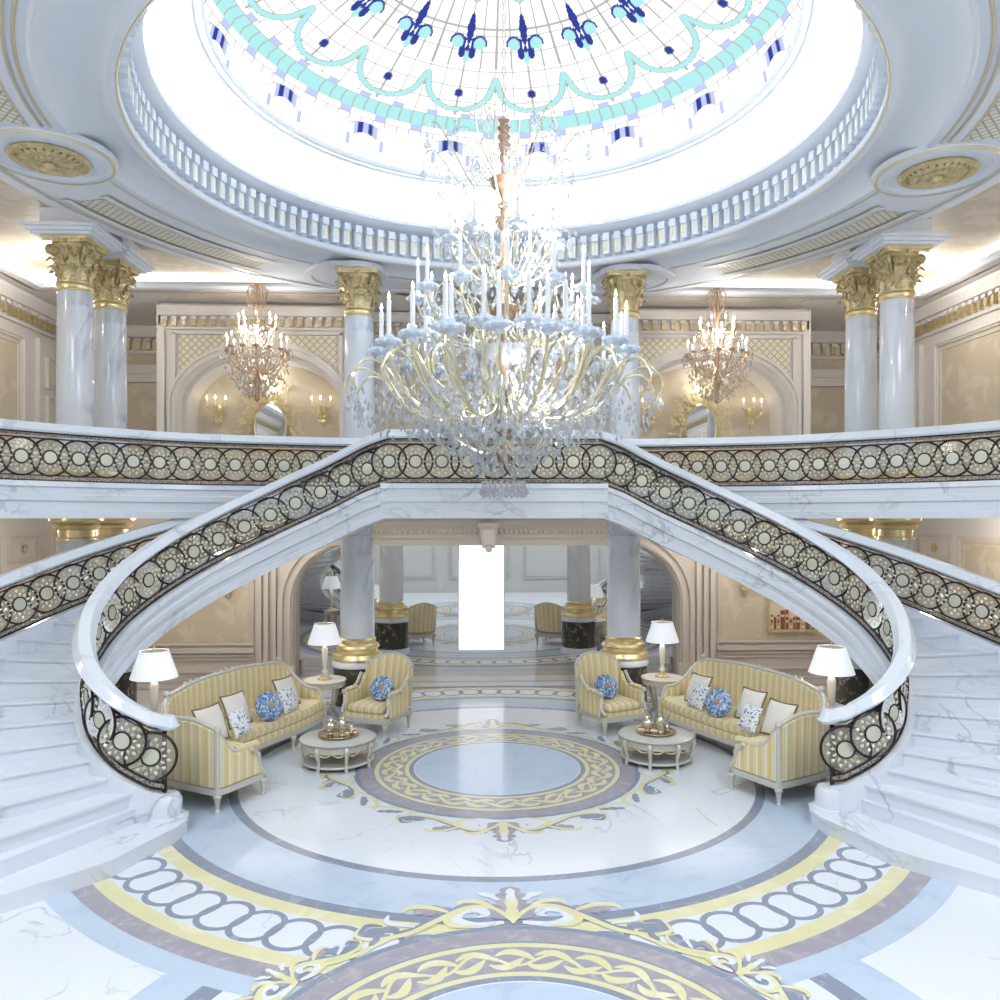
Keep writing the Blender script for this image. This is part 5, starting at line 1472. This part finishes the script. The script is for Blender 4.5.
def pot(name, label, cat, x, y, z, h, r, spout=True, handle=True):
    t = thing(name, label, cat, (x, y, z))
    mb = MB(); mb.lathe([(0, 0), (r*.6, 0), (r*.65, .02*h), (r*.4, .08*h), (r*.8, .2*h), (r, .38*h), (r*.92, .55*h), (r*.55, .7*h), (r*.6, .75*h)], (0, 0, 0), 20); mb.build('body', M['silver'], t)
    mb = MB(); mb.lathe([(r*.6, .75*h), (r*.5, .83*h), (r*.15, .88*h), (r*.12, .92*h), (r*.18, .96*h), (0, h)], (0, 0, 0), 16); mb.build('lid', M['silver'], t)
    if spout:
        mb = MB(); mb.tube([(r*.8, 0, .3*h), (r*1.25, 0, .42*h), (r*1.4, 0, .62*h), (r*1.65, 0, .74*h)], [.014, .011, .009, .008], 6); mb.build('spout', M['silver'], t)
    if handle:
        mb = MB(); mb.tube([(-r*.8, 0, .6*h), (-r*1.4, 0, .66*h), (-r*1.5, 0, .45*h), (-r*.9, 0, .25*h)], .007, 6); mb.build('handle', M['silver'], t)
    return t
for s, side in ((-1, 'left'), (1, 'right')):
    X = 2.2 if s < 0 else 2.24; X *= s; Yt = 11.17; Zt = .38
    t = thing('serving_tray', 'round gilt tray holding silver pots on the %s coffee table' % side, 'tray', (X, Yt, Zt))
    mb = MB(); mb.lathe([(0, 0), (.24, 0), (.27, .03), (.275, .03), (.245, .012), (0, .012)], (0, 0, 0), 36); mb.build('dish', M['traymetal'], t)
    mb = MB(); mb.tube([(.272*math.cos(2*PI*k/36), .272*math.sin(2*PI*k/36), .032) for k in range(36)], .008, 5, 0, True); mb.build('rim', M['traymetal'], t)
    pot('teapot', 'round silver teapot on the %s coffee table tray' % side, 'teapot', X-.11, Yt+.02, Zt+.012, .27, .09)
    a = pot('coffee_pot', 'tall silver coffee pot on the %s coffee table tray' % side, 'coffee pot', X+.06, Yt-.03, Zt+.012, .31, .075)
    pot('sugar_bowl', 'small silver lidded sugar bowl at the edge of the %s tray' % side, 'sugar bowl', X+.17, Yt+.08, Zt+.012, .13, .05, False, False)

def side_table(x, y, label, h=.71, r=.36, hidden=False):
    t = thing('side_table', label, 'table', (x, y, 0))
    mb = MB(); mb.lathe([(0, h-.03), (r*.97, h-.03), (r, h-.015), (r*.98, h), (0, h)], (0, 0, 0), 40); mb.build('tabletop', M['tablestone'], t)
    mb = MB(); mb.lathe([(r*.9, h-.12), (r*.92, h-.11), (r*.92, h-.03)], (0, 0, 0), 40)
    for k in range(40): a = 2*PI*k/40; mb.ball((r*.93*math.cos(a), r*.93*math.sin(a), h-.07), .012, 0, 5, 3)
    mb.build('apron', M['frame'], t)
    for k in range(4):
        a = PI/4+PI/2*k; mb = MB()
        S = smoothpath([(r*.82*math.cos(a), r*.82*math.sin(a), h-.05), (r*.62*math.cos(a), r*.62*math.sin(a), h*.55), (r*.5*math.cos(a), r*.5*math.sin(a), h*.25), (r*.8*math.cos(a), r*.8*math.sin(a), .01)], 5)
        mb.tube([tuple(p) for p in S], [.034-.016*i/len(S) for i in range(len(S))], 8); mb.build('leg', M['frame'], t)
    mb = MB(); mb.lathe([(0, .18), (r*.5, .18), (r*.52, .2), (0, .21)], (0, 0, 0), 24); mb.build('lower_shelf', M['frame'], t)
def table_lamp(x, y, z, label, k=1.0):
    t = thing('table_lamp', label, 'lamp', (x, y, z))
    mb = MB(); mb.lathe([(0, 0), (.12*k, 0), (.12*k, .02*k), (.07*k, .04*k), (.06*k, .07*k), (.03*k, .08*k)], (0, 0, 0), 20); mb.build('base', M['goldpaint'], t)
    mb = MB(); mb.lathe([(.03*k, .08*k), (.055*k, .13*k), (.03*k, .17*k), (.028*k, .2*k), (.04*k, .22*k), (.055*k, .5*k), (.03*k, .56*k), (.015*k, .58*k), (.012*k, .95*k)], (0, 0, 0), 20); mb.build('stem', M['tablestone'], t)
    mb = MB(); mb.lathe([(.28*k, .60*k), (.17*k, .93*k), (.165*k, .93*k), (.275*k, .60*k)], (0, 0, 0), 40)
    mb.build('lamp_shade', M['shade'], t)
    mb = MB(); mb.lathe([(.165*k, .925*k), (.0, .93*k)], (0, 0, 0), 20); mb.lathe([(0, .93*k), (.012*k, .94*k), (.012*k, .98*k), (0, 1.0*k)], (0, 0, 0), 8); mb.build('finial', M['goldpaint'], t)
for s, side in ((-1, 'left'), (1, 'right')):
    X = -2.80 if s < 0 else 2.88
    side_table(X, 13.45, 'round pedestal side table with pale top between the %s sofa and armchair' % side)
    table_lamp(X, 13.45, .71, 'white shaded table lamp on the round table beside the %s armchair' % side)
    side_table(s*4.50, 10.62 if s < 0 else 10.62, 'round pale side table behind the near end of the %s sofa' % side, .68, .24)
    table_lamp(s*4.50, 10.62, .68, 'white shaded table lamp behind the near end of the %s sofa' % side, 1.06)

# ------------------------------------------------------------------ LIGHT
w = bpy.data.worlds.new('sky'); SC.world = w; w.use_nodes = True
w.node_tree.nodes['Background'].inputs[0].default_value = (.93, .97, 1.0, 1); w.node_tree.nodes['Background'].inputs[1].default_value = 1.28
def area(name, loc, rot, sx, sy, power, col=(1, 1, 1), shape='RECTANGLE', portal=False):
    L = bpy.data.lights.new(name, 'AREA'); L.shape = shape; L.size = sx; L.size_y = sy; L.energy = power; L.color = col
    o = bpy.data.objects.new(name, L); COL.objects.link(o); o.location = loc; o.rotation_euler = rot
    if portal: L.cycles.is_portal = True
    return o
def point(name, loc, power, col, r=.05):
    L = bpy.data.lights.new(name, 'POINT'); L.energy = power; L.color = col; L.shadow_soft_size = r
    o = bpy.data.objects.new(name, L); COL.objects.link(o); o.location = loc; return o
area('dome_daylight_portal', (RC[0], RC[1], 11.3), (0, 0, 0), 8.0, 8.0, 1, portal=True)
WARM = (1, .94, .86)
for (x, y, z) in ((0, 0, 5.0), (0, 0, 6.3), (0, 0, 7.3)):
    point('chandelier_bulbs', (RC[0]+x+.3, RC[1]-.3, z), 60, (1, .95, .88), .08)
for s in (-1, 1):
    point('small_chandelier_bulbs', (s*4.41, 15.2, 6.9), 40, WARM, .08)
    point('niche_light', (s*4.72, 17.25, 6.3), 14, WARM, .06)
    for (x, y, p) in ((8.5, 6, 40), (8.4, 10, 40), (7.9, 14.5, 55)):
        point('gallery_fill', (s*x, y, 7.5), p, WARM, .08)  # fill added over the upper galleries, no fixture there
    for (x, y, p) in ((5.2, 15.0, 90), (8.2, 13.8, 60), (8.4, 9, 40)):
        point('under_gallery_fill', (s*x, y, 3.25), p*.6, WARM, .06)  # unseen fill added to brighten the space under the gallery
    area('hall_fill', (s*1.2, 15.3, 3.36), (0, 0, 0), 2.2, 1.6, 9, (1, .95, .89))  # soft fill added beneath the landing
    point('lamp_bulb', (s*2.84, 13.45, 1.5), 9, (1, .93, .82), .05); point('lamp_bulb', (s*4.5, 10.62, 1.5), 9, (1, .93, .82), .05)
    area('arch_fill', (s*4.6, 15.9, 3.36), (0, 0, 0), 2.4, 1.2, 16, (1, .95, .88))  # added fill that brightens the arch wall
    area('front_fill_light', (s*4.6, 2.2, 8.05), (0, 0, 0), 3.5, 4.0, 420, (.93, .97, 1))  # unseen fill added above the front half of the hall

# ------------------------------------------------------------------ CAMERA
cam = bpy.data.cameras.new('camera'); co = bpy.data.objects.new('camera', cam); COL.objects.link(co)
co.location = (-.35, 0, 3.4); co.rotation_euler = (R_(90), 0, -.0355)
cam.sensor_width = 36; cam.lens = 36*.8; cam.shift_y = .018; cam.clip_start = .05; cam.clip_end = 200
SC.camera = co
SC.view_settings.view_transform = 'Standard'; SC.view_settings.look = 'None'; SC.view_settings.gamma = 1; SC.view_settings.exposure = .28
SC.cycles.max_bounces = 8; SC.cycles.transparent_max_bounces = 24; SC.cycles.use_denoising = True
SC.cycles.sample_clamp_indirect = 4
